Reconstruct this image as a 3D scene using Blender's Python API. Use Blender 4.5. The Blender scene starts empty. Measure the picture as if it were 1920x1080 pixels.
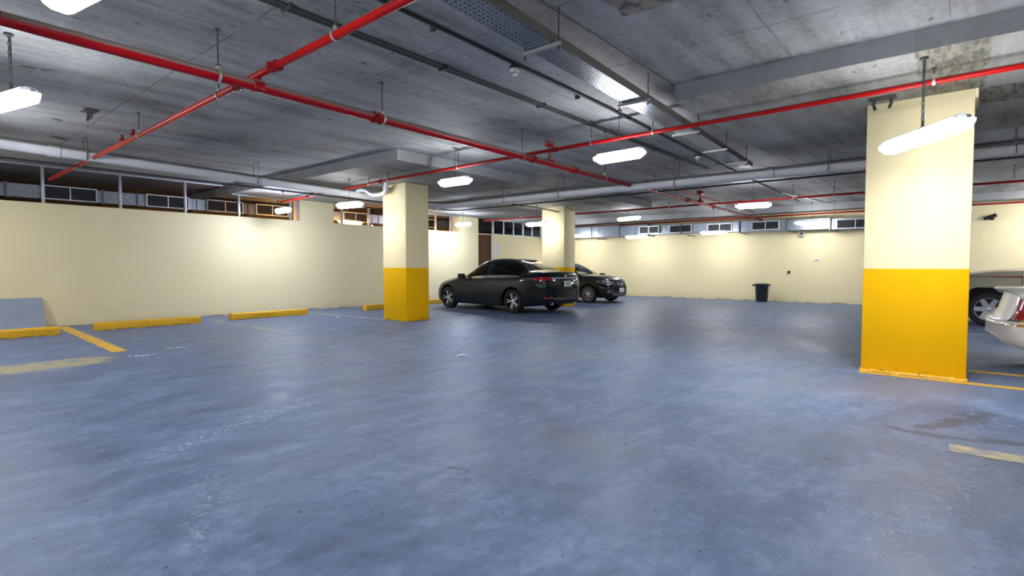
import bpy, bmesh, math, random
from math import pi, sin, cos, radians, sqrt, atan2, hypot
from mathutils import Vector, Matrix
from mathutils.bvhtree import BVHTree

random.seed(7)
SC = bpy.context.scene
COL = SC.collection

# ------------------------------------------------------------------ camera, world, exposure
HEAD = math.atan(840 / 1005.0)
PITCH = math.atan(40 / 1005.0)
cam_data = bpy.data.cameras.new('camera')
cam_data.sensor_width = 36.0
cam_data.lens = 1005.0 / 1920.0 * 36.0
cam_data.clip_start = 0.05
cam_data.clip_end = 200
cam = bpy.data.objects.new('camera', cam_data)
cam.location = (0, 0, 1.25)
cam.rotation_euler = (pi / 2 - PITCH, 0, HEAD - pi / 2)
COL.objects.link(cam)
SC.camera = cam

world = bpy.data.worlds.new('garage_world')
SC.world = world
world.use_nodes = True
world.node_tree.nodes['Background'].inputs[0].default_value = (0.5, 0.6, 0.8, 1)
world.node_tree.nodes['Background'].inputs[1].default_value = 0.02

SC.view_settings.view_transform = 'Standard'
SC.view_settings.look = 'None'
SC.view_settings.gamma = 1.0
SC.view_settings.use_curve_mapping = False
SC.view_settings.exposure = 1.0
LAMP = 54.0            # strength of the fluorescent diffusers
COOL = (0.95, 0.965, 1.0)

# ------------------------------------------------------------------ node helpers
class NG:
    def __init__(self, name):
        self.m = bpy.data.materials.new(name)
        self.m.use_nodes = True
        self.t = self.m.node_tree
        self.t.nodes.clear()
        self.out = self.t.nodes.new('ShaderNodeOutputMaterial')
        self.b = self.t.nodes.new('ShaderNodeBsdfPrincipled')
        self.t.links.new(self.b.outputs[0], self.out.inputs[0])
        self.tc = self.t.nodes.new('ShaderNodeTexCoord').outputs['Object']
    def put(self, sock, v):
        if isinstance(v, bpy.types.NodeSocket):
            self.t.links.new(v, sock)
        else:
            if sock.type == 'RGBA' and len(v) == 3:
                v = (*v, 1)
            sock.default_value = v
    def set(self, **k):
        nm = dict(color='Base Color', rough='Roughness', metal='Metallic', spec='Specular IOR Level', coat='Coat Weight',
                  coat_rough='Coat Roughness', trans='Transmission Weight', emit='Emission Color', power='Emission Strength',
                  alpha='Alpha', ior='IOR', normal='Normal')
        for a, v in k.items():
            self.put(self.b.inputs[nm[a]], v)
        return self
    def math(self, op, a, b=0.0, c=None, clamp=False):
        n = self.t.nodes.new('ShaderNodeMath'); n.operation = op; n.use_clamp = clamp
        self.put(n.inputs[0], a); self.put(n.inputs[1], b)
        if c is not None: self.put(n.inputs[2], c)
        return n.outputs[0]
    def vmath(self, op, a, b=(0, 0, 0)):
        n = self.t.nodes.new('ShaderNodeVectorMath'); n.operation = op
        self.put(n.inputs[0], a)
        if op == 'SCALE': self.put(n.inputs['Scale'], b)
        else: self.put(n.inputs[1], b)
        return n.outputs['Value'] if op in ('LENGTH', 'DOT_PRODUCT', 'DISTANCE') else n.outputs[0]
    def mapped(self, scale=(1, 1, 1), rot=(0, 0, 0), loc=(0, 0, 0), v=None):
        n = self.t.nodes.new('ShaderNodeMapping')
        self.put(n.inputs[0], v or self.tc)
        n.inputs['Location'].default_value = loc; n.inputs['Rotation'].default_value = rot; n.inputs['Scale'].default_value = scale
        return n.outputs[0]
    def noise(self, scale, detail=4, rough=0.55, v=None, dist=0.0, col=False):
        n = self.t.nodes.new('ShaderNodeTexNoise')
        self.put(n.inputs['Vector'], v or self.tc)
        n.inputs['Scale'].default_value = scale; n.inputs['Detail'].default_value = detail
        n.inputs['Roughness'].default_value = rough; n.inputs['Distortion'].default_value = dist
        return n.outputs['Color' if col else 'Fac']
    def ramp(self, f, stops):
        n = self.t.nodes.new('ShaderNodeValToRGB')
        self.put(n.inputs[0], f)
        e = n.color_ramp.elements
        while len(e) < len(stops): e.new(0.5)
        for k, (p, c) in enumerate(stops):
            e[k].position = p
            e[k].color = (c, c, c, 1) if isinstance(c, (int, float)) else (*c, 1)
        return n.outputs[0]
    def mix(self, f, a, b, mode='MIX'):
        n = self.t.nodes.new('ShaderNodeMix'); n.data_type = 'RGBA'; n.blend_type = mode; n.clamp_factor = True
        self.put(n.inputs[0], f); self.put(n.inputs[6], a); self.put(n.inputs[7], b)
        return n.outputs[2]
    def xyz(self, v=None):
        n = self.t.nodes.new('ShaderNodeSeparateXYZ'); self.put(n.inputs[0], v or self.tc)
        return n.outputs[0], n.outputs[1], n.outputs[2]
    def step(self, v, a, b):
        n = self.t.nodes.new('ShaderNodeMapRange'); n.interpolation_type = 'SMOOTHSTEP'
        self.put(n.inputs['Value'], v)
        n.inputs['From Min'].default_value = a; n.inputs['From Max'].default_value = b
        return n.outputs[0]
    def line(self, c, x0, sp, w):
        # 1 near c = x0 + k*sp
        t = self.math('SUBTRACT', self.math('PINGPONG', self.math('SUBTRACT', c, x0), sp / 2), 0)
        return self.step(t, w, w * 0.3)
    def box(self, x0, x1, y0, y1, soft=0.02, v=None):
        x, y, z = self.xyz(v)
        a = self.math('MULTIPLY', self.step(x, x0 - soft, x0 + soft), self.step(x, x1 + soft, x1 - soft))
        b = self.math('MULTIPLY', self.step(y, y0 - soft, y0 + soft), self.step(y, y1 + soft, y1 - soft))
        return self.math('MULTIPLY', a, b)
    def seg(self, a, b, w0, w1, v):
        # soft mask around the floor segment a-b
        dx, dy = b[0] - a[0], b[1] - a[1]; L2 = dx * dx + dy * dy
        p = self.vmath('SUBTRACT', v, (a[0], a[1], 0))
        t = self.math('DIVIDE', self.vmath('DOT_PRODUCT', p, (dx, dy, 0)), L2, clamp=True)
        n = self.t.nodes.new('ShaderNodeCombineXYZ')
        self.put(n.inputs[0], self.math('MULTIPLY', t, dx)); self.put(n.inputs[1], self.math('MULTIPLY', t, dy))
        d = self.vmath('LENGTH', self.vmath('MULTIPLY', self.vmath('SUBTRACT', p, n.outputs[0]), (1, 1, 0)))
        return self.step(d, w1, w0)
    def bump(self, h, s=0.2, d=0.01):
        n = self.t.nodes.new('ShaderNodeBump')
        n.inputs['Strength'].default_value = s; n.inputs['Distance'].default_value = d
        self.put(n.inputs['Height'], h)
        self.put(self.b.inputs['Normal'], n.outputs[0])
    def mx(self, *a):
        r = a[0]
        for b in a[1:]: r = self.math('MAXIMUM', r, b)
        return r

def simple(name, color, rough=0.5, metal=0.0, var=0.08, nscale=6, coat=0.0, spec=0.5, bump=0.0):
    g = NG(name)
    n = g.noise(nscale, 4)
    lo = tuple(max(0, c * (1 - var)) for c in color); hi = tuple(min(1, c * (1 + var)) for c in color)
    g.set(color=g.mix(n, lo, hi), rough=rough, metal=metal, coat=coat, spec=spec)
    if coat: g.set(coat_rough=0.03)
    if bump: g.bump(g.noise(nscale * 8, 3), bump, 0.004)
    return g.m

M = {}
# ---- floor: blue grey sealed concrete, worn and stained
g = NG('floor_concrete')
x, y, z = g.xyz()
big = g.noise(0.35, 3, 0.5)
mid = g.noise(1.7, 8, 0.66, dist=0.35)
fine = g.noise(11, 7, 0.72)
streak = g.noise(2.3, 6, 0.68, v=g.mapped((0.8, 1.9, 1), (0, 0, radians(35))))
speck = g.noise(55, 3, 0.6)
mixn = g.math('ADD', g.math('MULTIPLY', mid, 0.36), g.math('ADD', g.math('MULTIPLY', streak, 0.30), g.math('MULTIPLY', fine, 0.34)))
base = g.ramp(mixn, [(0.39, (0.066, 0.098, 0.175)), (0.49, (0.113, 0.160, 0.272)), (0.595, (0.198, 0.252, 0.385))])
base = g.mix(g.math('MULTIPLY', g.step(speck, 0.60, 0.70), 0.45), base, (0.06, 0.088, 0.15))
base = g.mix(g.math('MULTIPLY', g.step(g.noise(38, 4, 0.7, v=g.mapped((1, 1.6, 1))), 0.60, 0.72), 0.40), base, (0.26, 0.32, 0.46))
base = g.mix(g.math('MULTIPLY', g.step(g.noise(0.8, 5, 0.6), 0.52, 0.66), 0.30), base, (0.09, 0.13, 0.22))
base = g.mix(g.math('MULTIPLY', g.step(big, 0.45, 0.7), 0.30), base, (0.185, 0.190, 0.21))
wrp = g.vmath('ADD', g.tc, g.vmath('SCALE', g.vmath('SUBTRACT', g.noise(3.2, 5, 0.65, col=True), (0.5, 0.5, 0.5)), 0.34))
wrp2 = g.vmath('ADD', g.tc, g.vmath('SCALE', g.vmath('SUBTRACT', g.noise(1.0, 3, 0.5, col=True), (0.5, 0.5, 0.5)), 0.35))
# dark curving tyre marks
tm = []
for (cx, cy, R) in ((3.06, 15.41, 10.4), (3.3, 15.9, 12.3), (15.5, -3.5, 13.4), (4.2, 16.3, 9.4)):
    d = g.vmath('LENGTH', g.vmath('MULTIPLY', g.vmath('SUBTRACT', wrp2, (cx, cy, 0)), (1, 1, 0)))
    tm.append(g.step(g.math('ABSOLUTE', g.math('SUBTRACT', d, R)), 0.17, 0.03))
tmask = g.math('MULTIPLY', g.mx(*tm), g.step(g.noise(0.9, 3), 0.42, 0.62))
base = g.mix(g.math('MULTIPLY', tmask, 0.42), base, (0.085, 0.105, 0.15))
# wet / oily dark stain near the right
st = g.mx(g.seg((5.05, 0.36), (5.02, 0.09), 0.02, 0.085, wrp), g.seg((5.02, 0.1), (5.06, -0.12), 0.01, 0.06, wrp),
          g.seg((5.22, 0.22), (5.5, 0.0), 0.03, 0.10, wrp), g.seg((5.5, 0.0), (6.05, -0.2), 0.03, 0.11, wrp),
          g.seg((5.12, -0.2), (5.25, -0.6), 0.03, 0.10, wrp))
base = g.mix(g.math('MULTIPLY', st, 0.7), base, (0.065, 0.072, 0.09))
crk = g.step(g.math('ABSOLUTE', g.math('SUBTRACT', g.noise(5.5, 5, 0.7), 0.5)), 0.028, 0.006)
crk = g.math('MULTIPLY', crk, g.seg((5.75, -0.15), (5.75, -0.9), 0.15, 0.40, wrp))
base = g.mix(g.math('MULTIPLY', crk, 0.8), base, (0.04, 0.045, 0.06))
# pale scuffed trail
hi = g.step(g.noise(26, 4, 0.75), 0.52, 0.66)
sc = g.mx(g.seg((1.2, 4.05), (2.55, 4.66), 0.0, 0.20, wrp), g.math('MULTIPLY', g.seg((2.8, 6.4), (3.5, 5.3), 0.0, 0.2, wrp), 0.6),
          g.math('MULTIPLY', g.seg((0.9, 2.6), (1.3, 3.4), 0.0, 0.16, wrp), 0.5), g.math('MULTIPLY', g.seg((2.9, 0.2), (4.4, -0.1), 0.0, 0.3, wrp), 0.35))
base = g.mix(g.math('MULTIPLY', g.math('MULTIPLY', sc, hi), 0.95), base, (0.52, 0.57, 0.67))
# white flecks of spilt plaster
fl = g.mx(g.seg((2.33, 8.83), (2.50, 8.80), 0.02, 0.08, wrp), g.seg((5.25, 5.37), (5.34, 5.33), 0.01, 0.06, wrp), g.seg((2.9, 9.3), (3.1, 9.2), 0.0, 0.07, wrp))
base = g.mix(g.math('MULTIPLY', fl, g.step(g.noise(20, 3), 0.42, 0.55)), base, (0.85, 0.88, 0.92))
# small chipped dark pits
pit = g.step(g.noise(15, 3, 0.55), 0.68, 0.73)
base = g.mix(g.math('MULTIPLY', pit, 0.75), base, (0.03, 0.035, 0.045))
hole = g.mx(g.seg((2.29, 2.42), (2.27, 2.33), 0.005, 0.05, wrp), g.seg((2.2, 2.2), (2.19, 2.16), 0.0, 0.035, wrp))
base = g.mix(g.math('MULTIPLY', g.math('MULTIPLY', hole, g.step(g.noise(34, 3), 0.44, 0.56)), 0.8), base, (0.025, 0.028, 0.035))
# brownish tint in front of the right pillar, old yellow dust on the left
base = g.mix(g.math('MULTIPLY', g.seg((6.4, 0.8), (7.0, 0.2), 0.1, 0.9, wrp2), 0.35), base, (0.24, 0.22, 0.235))
oldy = g.math('MULTIPLY', g.mx(g.seg((0.2, 8.75), (1.75, 8.85), 0.25, 0.48, wrp), g.seg((0.95, 9.0), (0.97, 9.9), 0.03, 0.09, wrp), g.seg((0.4, 9.9), (0.98, 9.92), 0.05, 0.12, wrp)), g.step(g.noise(2.2, 4), 0.28, 0.5))
base = g.mix(g.math('MULTIPLY', oldy, 0.8), base, (0.44, 0.38, 0.20))
oldy2 = g.math('MULTIPLY', g.seg((5.1, 13.6), (5.0, 9.4), 0.04, 0.12, wrp2), g.step(g.noise(1.7, 4), 0.35, 0.6))
base = g.mix(g.math('MULTIPLY', oldy2, 0.6), base, (0.42, 0.31, 0.15))
g.set(color=base, rough=g.ramp(g.math('ADD', g.math('MULTIPLY', mid, 0.6), g.math('MULTIPLY', fine, 0.4)), [(0.38, 0.38), (0.62, 0.60)]), spec=0.24)
g.bump(g.math('ADD', g.math('MULTIPLY', fine, 0.5), g.math('MULTIPLY', streak, 0.5)), 0.22, 0.012)
M['floor'] = g.m

def concrete(name, tone, warm=0.0, soffit=False):
    g = NG(name)
    x, y, z = g.xyz()
    lo = tuple(c * 0.5 for c in tone); hi = tuple(min(1, c * 1.45) for c in tone)
    n1 = g.noise(1.0, 6, 0.65, v=g.mapped((0.45, 3.2, 1)))
    n2 = g.noise(0.8, 5, 0.6, dist=0.4)
    n3 = g.noise(14, 5, 0.7)
    f = g.math('ADD', g.math('MULTIPLY', n1, 0.45), g.math('ADD', g.math('MULTIPLY', n2, 0.35), g.math('MULTIPLY', n3, 0.2)))
    c = g.ramp(f, [(0.38, lo), (0.5, tone), (0.63, hi)])
    wob = g.math('ADD', x, g.math('MULTIPLY', g.math('SUBTRACT', g.noise(1.1, 2), 0.5), 0.05))
    woby = g.math('ADD', y, g.math('MULTIPLY', g.math('SUBTRACT', g.noise(1.1, 2), 0.5), 0.05))
    brk = g.step(g.noise(2.3, 4, 0.6), 0.34, 0.56)
    if not soffit:
        j = g.mx(g.math('MULTIPLY', g.line(wob, 2.15, 1.45, 0.010), brk), g.math('MULTIPLY', g.line(woby, 2.56, 1.22, 0.009), g.math('MULTIPLY', brk, 0.7)))
        edge = g.step(g.math('ABSOLUTE', g.math('SUBTRACT', woby, 2.58)), 0.02, 0.006)
        j = g.mx(j, g.math('MULTIPLY', edge, 0.9))
    else:
        j = g.mx(g.math('MULTIPLY', g.line(wob, 6.02, 0.42, 0.010), g.math('MULTIPLY', brk, 0.6)), g.math('MULTIPLY', g.line(woby, 0.36, 2.44, 0.012), brk))
    c = g.mix(g.math('MULTIPLY', j, 0.8), c, tuple(v * 0.25 for v in tone))
    pk = g.step(g.noise(8.0, 4, 0.6, v=g.mapped((0.7, 1.4, 1))), 0.66, 0.71)
    c = g.mix(g.math('MULTIPLY', pk, 0.7), c, tuple(v * 0.22 for v in tone))
    dk = g.step(g.noise(5.0, 3, 0.5, v=g.mapped((0.6, 2.2, 1))), 0.70, 0.76)
    c = g.mix(g.math('MULTIPLY', dk, 0.6), c, tuple(v * 0.3 for v in tone))
    wv = g.vmath('ADD', g.tc, g.vmath('SCALE', g.vmath('SUBTRACT', g.noise(6, 4, 0.6, col=True), (0.5, 0.5, 0.5)), 0.12))
    if not soffit:
        sp = g.mx(g.seg((1.99, 11.25), (2.1, 11.35), 0.03, 0.13, wv), g.seg((1.1, 7.56), (1.16, 7.54), 0.01, 0.06, wv), g.seg((1.24, 7.54), (1.28, 7.5), 0.01, 0.06, wv), g.seg((4.2, 6.9), (4.24, 6.9), 0.01, 0.04, wv),
                  g.seg((1.75, 9.9), (1.8, 9.95), 0.01, 0.07, wv), g.seg((3.3, 4.75), (3.33, 4.77), 0.005, 0.03, wv))
        c = g.mix(g.math('MULTIPLY', sp, 0.85), c, (0.045, 0.045, 0.045))
        pt = g.box(2.6, 4.12, 1.55, 2.20, 0.015, wv)
        c = g.mix(g.math('MULTIPLY', pt, 0.9), c, g.mix(g.step(g.noise(9, 4), 0.40, 0.55), (0.06, 0.06, 0.05), (0.24, 0.22, 0.175)))
        yl = g.seg((2.75, 2.5), (3.05, 2.3), 0.02, 0.12, wv)
        c = g.mix(g.math('MULTIPLY', yl, 0.45), c, (0.30, 0.27, 0.10))
    else:
        pt = g.mx(g.box(6.0, 7.6, -0.15, 0.36, 0.02, wv), g.box(7.65, 8.4, -2.4, -0.14, 0.02, wv))
        c = g.mix(g.math('MULTIPLY', pt, 0.85), c, g.mix(g.step(g.noise(7, 5, 0.7, v=g.mapped((0.5, 2, 1))), 0.36, 0.62), (0.045, 0.043, 0.035), (0.22, 0.20, 0.15)))
    if soffit:      # upright faces of the lowered panels are mixed paler than their undersides
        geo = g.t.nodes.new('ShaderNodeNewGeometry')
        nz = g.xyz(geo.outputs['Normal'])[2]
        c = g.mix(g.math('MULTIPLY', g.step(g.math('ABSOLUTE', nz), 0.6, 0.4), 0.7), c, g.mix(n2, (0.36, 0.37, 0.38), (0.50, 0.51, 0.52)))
    g.set(color=c, rough=0.75, spec=0.3)
    g.bump(g.math('ADD', n3, g.math('MULTIPLY', j, -1.0)), 0.25, 0.008)
    return g.m
M['slab'] = concrete('ceiling_concrete', (0.285, 0.288, 0.29))
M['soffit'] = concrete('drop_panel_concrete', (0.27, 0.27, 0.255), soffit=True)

def paint_wall(name, col, dirt=True):
    g = NG(name)
    x, y, z = g.xyz()
    n = g.noise(0.9, 4, 0.5); f = g.noise(30, 3, 0.6)
    c = g.mix(n, tuple(v * 0.94 for v in col), tuple(min(1, v * 1.05) for v in col))
    low = g.step(g.math('ADD', z, g.math('MULTIPLY', g.noise(2.2, 4), 0.28)), 0.36, 0.12)
    c = g.mix(g.math('MULTIPLY', low, 0.30), c, (0.62, 0.50, 0.24))
    sc = g.step(g.math('ABSOLUTE', g.math('SUBTRACT', g.noise(2.6, 3, 0.6, v=g.mapped((0.5, 0.5, 3.0))), 0.5)), 0.012, 0.004)
    band = g.math('MULTIPLY', g.step(z, 0.06, 0.2), g.step(z, 0.62, 0.4))
    c = g.mix(g.math('MULTIPLY', g.math('MULTIPLY', sc, band), g.math('MULTIPLY', g.step(g.noise(0.6, 2), 0.5, 0.6), 0.28)), c, (0.40, 0.35, 0.25))
    foot = g.math('MULTIPLY', g.step(z, 0.05, 0.015), g.step(g.noise(3, 3), 0.48, 0.6))
    c = g.mix(g.math('MULTIPLY', foot, 0.7), c, (0.14, 0.12, 0.09))
    g.set(color=c, rough=0.55, spec=0.35)
    g.bump(f, 0.06, 0.004)
    return g.m
CREAM = (0.86, 0.75, 0.45)
M['cream'] = paint_wall('cream_wall_paint', CREAM)
M['backroom'] = simple('unpainted_block_wall', (0.30, 0.22, 0.12), 0.8, var=0.25, nscale=3)

g = NG('pillar_paint')
x, y, z = g.xyz()
n = g.noise(1.5, 4)
cr = g.mix(n, tuple(v * 0.95 for v in CREAM), tuple(min(1, v * 1.04) for v in CREAM))
ye = g.mix(g.noise(2.5, 4), (0.90, 0.475, 0.001), (0.96, 0.525, 0.002))
edge = g.math('ADD', z, g.math('MULTIPLY', g.math('SUBTRACT', g.noise(9, 3), 0.5), 0.012))
c = g.mix(g.step(edge, 1.222, 1.230), ye, cr)
chip = g.math('MULTIPLY', g.step(z, 0.085, 0.01), g.step(g.noise(13, 4, 0.65), 0.55, 0.62))
c = g.mix(g.math('MULTIPLY', chip, 0.75), c, (0.22, 0.16, 0.06))
g.set(color=c, rough=0.6, spec=0.12)
g.bump(g.noise(22, 3), 0.08, 0.004)
M['pillar'] = g.m

def worn_yellow(name, keep_lo, keep_hi, ycol=(0.72, 0.42, 0.04)):
    g = NG(name)
    w = g.step(g.noise(5.5, 6, 0.7), keep_lo, keep_hi)
    w2 = g.noise(1.7, 3)
    c = g.mix(g.math('MULTIPLY', w, g.step(w2, 0.2, 0.5)), (0.18, 0.21, 0.28), ycol)
    g.set(color=c, rough=0.5, spec=0.4)
    return g.m
M['line'] = worn_yellow('worn_yellow_line_paint', 0.30, 0.46)
M['line_faded'] = worn_yellow('faded_yellow_line_paint', 0.40, 0.62, (0.56, 0.45, 0.20))
g = NG('yellow_kerb_paint')
x, y, z = g.xyz()
n = g.noise(7, 5, 0.65)
c = g.mix(n, (0.70, 0.36, 0.004), (0.86, 0.50, 0.02))
c = g.mix(g.math('MULTIPLY', g.step(g.noise(16, 5, 0.7), 0.60, 0.68), 0.8), c, (0.13, 0.10, 0.05))
c = g.mix(g.math('MULTIPLY', g.math('MULTIPLY', g.step(z, 0.025, 0.0), g.step(g.noise(6, 3), 0.42, 0.55)), 0.85), c, (0.05, 0.04, 0.03))
g.set(color=c, rough=0.5, spec=0.4); g.bump(n, 0.15, 0.006)
M['kerb'] = g.m

def top_toned(name, col, rough=0.32, dust=(0.20, 0.175, 0.15), lo=0.30, hi=0.52):
    # paint mixed towards a second tone on faces turned upwards
    g = NG(name)
    geo = g.t.nodes.new('ShaderNodeNewGeometry')
    nx, ny, nz = g.xyz(geo.outputs['Normal'])
    d = g.math('MULTIPLY', g.step(g.math('ADD', nz, g.math('MULTIPLY', g.math('SUBTRACT', g.noise(4, 4), 0.5), 0.25)), lo, hi), 0.9)
    c = g.mix(g.noise(3, 3), tuple(v * 0.85 for v in col), tuple(min(1, v * 1.1) for v in col))
    g.set(color=g.mix(d, c, dust), rough=g.mix(d, (rough,) * 3, (0.9,) * 3), spec=0.2)
    return g.m
M['red'] = top_toned('red_pipe_paint', (0.33, 0.003, 0.008), lo=-0.12, hi=0.12)  # second tone covers the upper part and reaches onto the flanks
M['red_clean'] = top_toned('bright_red_pipe_paint', (0.36, 0.004, 0.004), lo=0.4, hi=0.6)
M['red_dark'] = top_toned('dark_red_fitting_paint', (0.26, 0.007, 0.010))
M['white_pvc'] = top_toned('white_drain_pipe', (0.62, 0.64, 0.66), 0.4, (0.16, 0.155, 0.145), lo=0.2, hi=0.45)
M['conduit'] = top_toned('grey_conduit', (0.045, 0.05, 0.05), 0.6, (0.05, 0.05, 0.047))
M['thin_dark'] = top_toned('dark_steel_tube', (0.075, 0.06, 0.06), 0.5, (0.09, 0.08, 0.07))
M['rod'] = simple('threaded_rod_steel', (0.10, 0.10, 0.105), 0.5, 0.6)
M['galv_light'] = simple('zinc_clamp', (0.55, 0.55, 0.53), 0.4, 0.7)
g = NG('galvanised_duct_steel')
v1 = g.t.nodes.new('ShaderNodeTexVoronoi'); g.put(v1.inputs['Vector'], g.tc); v1.inputs['Scale'].default_value = 16
sp = g.noise(5, 5, 0.65)
c = g.mix(v1.outputs['Distance'], (0.20, 0.235, 0.285), (0.34, 0.38, 0.43))
c = g.mix(g.math('MULTIPLY', sp, 0.5), c, (0.24, 0.275, 0.33))
g.set(color=c, rough=g.ramp(sp, [(0.3, 0.34), (0.7, 0.52)]), metal=0.7)
g.bump(g.noise(2.5, 3), 0.25, 0.02)
M['galv'] = g.m
M['galv_dark'] = simple('duct_flange_steel', (0.14, 0.15, 0.17), 0.5, 0.7)
M['grille'] = simple('white_grille_frame', (0.72, 0.74, 0.77), 0.4)
M['louvre'] = simple('dark_grille_blades', (0.10, 0.115, 0.135), 0.5)
M['void'] = simple('dark_grille_throat', (0.012, 0.013, 0.016), 0.9)
M['tray'] = simple('galvanised_cable_tray', (0.26, 0.29, 0.31), 0.36, 0.75, var=0.3, nscale=9)
M['tray_side'] = top_toned('tray_side_rail', (0.10, 0.10, 0.082), 0.6)
M['cable'] = simple('black_cable', (0.02, 0.02, 0.02), 0.5)
M['strut'] = simple('bare_steel_strut', (0.34, 0.34, 0.33), 0.45, 0.5)
M['stud'] = simple('aluminium_stud', (0.52, 0.54, 0.57), 0.38, 0.5)
M['plastic_white'] = simple('white_plastic', (0.78, 0.78, 0.76), 0.4)
M['plastic_grey'] = simple('lamp_housing_grey', (0.50, 0.52, 0.55), 0.45)
M['plastic_black'] = simple('black_plastic', (0.008, 0.010, 0.016), 0.36, coat=0.15)
M['black'] = simple('matt_black', (0.012, 0.012, 0.013), 0.7)
M['wood_door'] = simple('dark_brown_door', (0.085, 0.030, 0.008), 0.8, var=0.3, nscale=2)
M['panel'] = simple('blue_grey_board', (0.28, 0.325, 0.40), 0.55, var=0.14, nscale=4)
M['panel_edge'] = simple('pale_board_edge', (0.60, 0.55, 0.40), 0.6)
M['paper'] = simple('white_paper', (0.78, 0.78, 0.84), 0.7)
M['ink'] = simple('violet_print', (0.58, 0.56, 0.70), 0.7)
M['jamb'] = simple('cream_door_jamb', (0.72, 0.60, 0.36), 0.5)

def emit(name, col, s):
    g = NG(name)
    g.set(color=(0.8, 0.8, 0.8), emit=(*col, 1), power=s, rough=0.4)
    return g.m
M['glow'] = emit('fluorescent_diffuser', COOL, LAMP)
M['glow_strong'] = emit('brighter_fluorescent_diffuser', (0.80, 0.90, 1.14), LAMP * 1.9)
M['glow_mid'] = emit('older_fluorescent_diffuser', COOL, LAMP * 0.72)
M['glow_full'] = emit('newer_fluorescent_diffuser', COOL, LAMP * 1.2)
M['glow_weak'] = emit('dim_fluorescent_diffuser', COOL, LAMP * 0.5)
M['glow_unseen'] = emit('unseen_orange_diffuser', (1.0, 0.45, 0.10), 55.0)  # for the unseen lamp that turns plant room wall and duct orange
M['glow_warm'] = emit('warm_tube_diffuser', (1.0, 0.50, 0.13), 20.0)
M['bulb'] = emit('warm_bulb', (1.0, 0.66, 0.30), 16.0)
g = NG('clear_end_cap')
g.set(color=(0.75, 0.78, 0.82), rough=0.25, trans=0.55, ior=1.3)
M['endcap'] = g.m

def glass(name, col, rough=0.02, ior=1.5):
    g = NG(name)
    tr = g.t.nodes.new('ShaderNodeBsdfTransparent'); tr.inputs[0].default_value = (*col, 1)
    gl = g.t.nodes.new('ShaderNodeBsdfGlossy'); gl.inputs['Roughness'].default_value = rough; gl.inputs[0].default_value = (0.95, 0.97, 1, 1)
    fr = g.t.nodes.new('ShaderNodeFresnel'); fr.inputs[0].default_value = ior
    mx = g.t.nodes.new('ShaderNodeMixShader')
    g.t.links.new(fr.outputs[0], mx.inputs[0]); g.t.links.new(tr.outputs[0], mx.inputs[1]); g.t.links.new(gl.outputs[0], mx.inputs[2])
    g.t.links.new(mx.outputs[0], g.out.inputs[0])
    return g.m
M['pane'] = glass('transom_glass', (0.72, 0.76, 0.80))
M['car_glass'] = glass('clear_car_glass', (0.80, 0.84, 0.80))
M['car_glass_dark'] = glass('tinted_car_glass', (0.16, 0.19, 0.18))
M['car_glass_rear'] = glass('rear_screen_glass', (0.30, 0.36, 0.38), 0.03, 1.8)

def carpaint(name, col, metal=0.35, rough=0.3):
    g = NG(name)
    fl = g.noise(400, 1)
    g.set(color=g.mix(fl, tuple(c * 0.9 for c in col), tuple(min(1, c * 1.1) for c in col)), metal=metal, rough=rough, coat=0.45, coat_rough=0.03, spec=0.15)
    return g.m
M['paint_slate'] = carpaint('dark_slate_car_paint', (0.0035, 0.0095, 0.0135), 0.0, 0.35)
M['paint_black'] = carpaint('charcoal_car_paint', (0.010, 0.010, 0.013), 0.1, 0.35)
M['paint_white'] = carpaint('pearl_white_car_paint', (0.70, 0.69, 0.69), 0.1)
M['paint_khaki'] = carpaint('khaki_grey_car_paint', (0.36, 0.345, 0.26), 0.2)
M['rubber'] = simple('tyre_rubber', (0.014, 0.014, 0.015), 0.75)
M['alloy'] = simple('alloy_wheel', (0.66, 0.67, 0.70), 0.25, 0.55)
M['alloy_dark'] = simple('dark_alloy', (0.05, 0.05, 0.055), 0.35, 0.7)
M['chrome'] = simple('chrome', (0.80, 0.81, 0.83), 0.10, 1.0, var=0.02)
M['bright'] = simple('bright_trim', (0.55, 0.57, 0.60), 0.3, 0.3)
M['trim'] = simple('black_car_trim', (0.010, 0.010, 0.011), 0.45)
M['seat'] = simple('dark_seat_fabric', (0.03, 0.03, 0.032), 0.8)
g = NG('red_lamp_lens'); g.set(color=g.mix(g.noise(14, 2), (0.16, 0.002, 0.004), (0.45, 0.006, 0.012)), rough=0.08, coat=1.0, spec=0.7); M['red_lens'] = g.m
g = NG('clear_lamp_lens'); g.set(color=g.mix(g.step(g.noise(16, 3), 0.42, 0.58), (0.10, 0.11, 0.12), (0.80, 0.82, 0.84)), rough=0.06, metal=0.5, coat=1.0); M['clear_lens'] = g.m
M['amber'] = simple('amber_lens', (0.80, 0.34, 0.03), 0.15, coat=1.0)
M['plate'] = simple('pale_licence_plate', (0.62, 0.68, 0.68), 0.5)
M['plate_ink'] = simple('dark_plate_characters', (0.05, 0.07, 0.09), 0.5)

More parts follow.
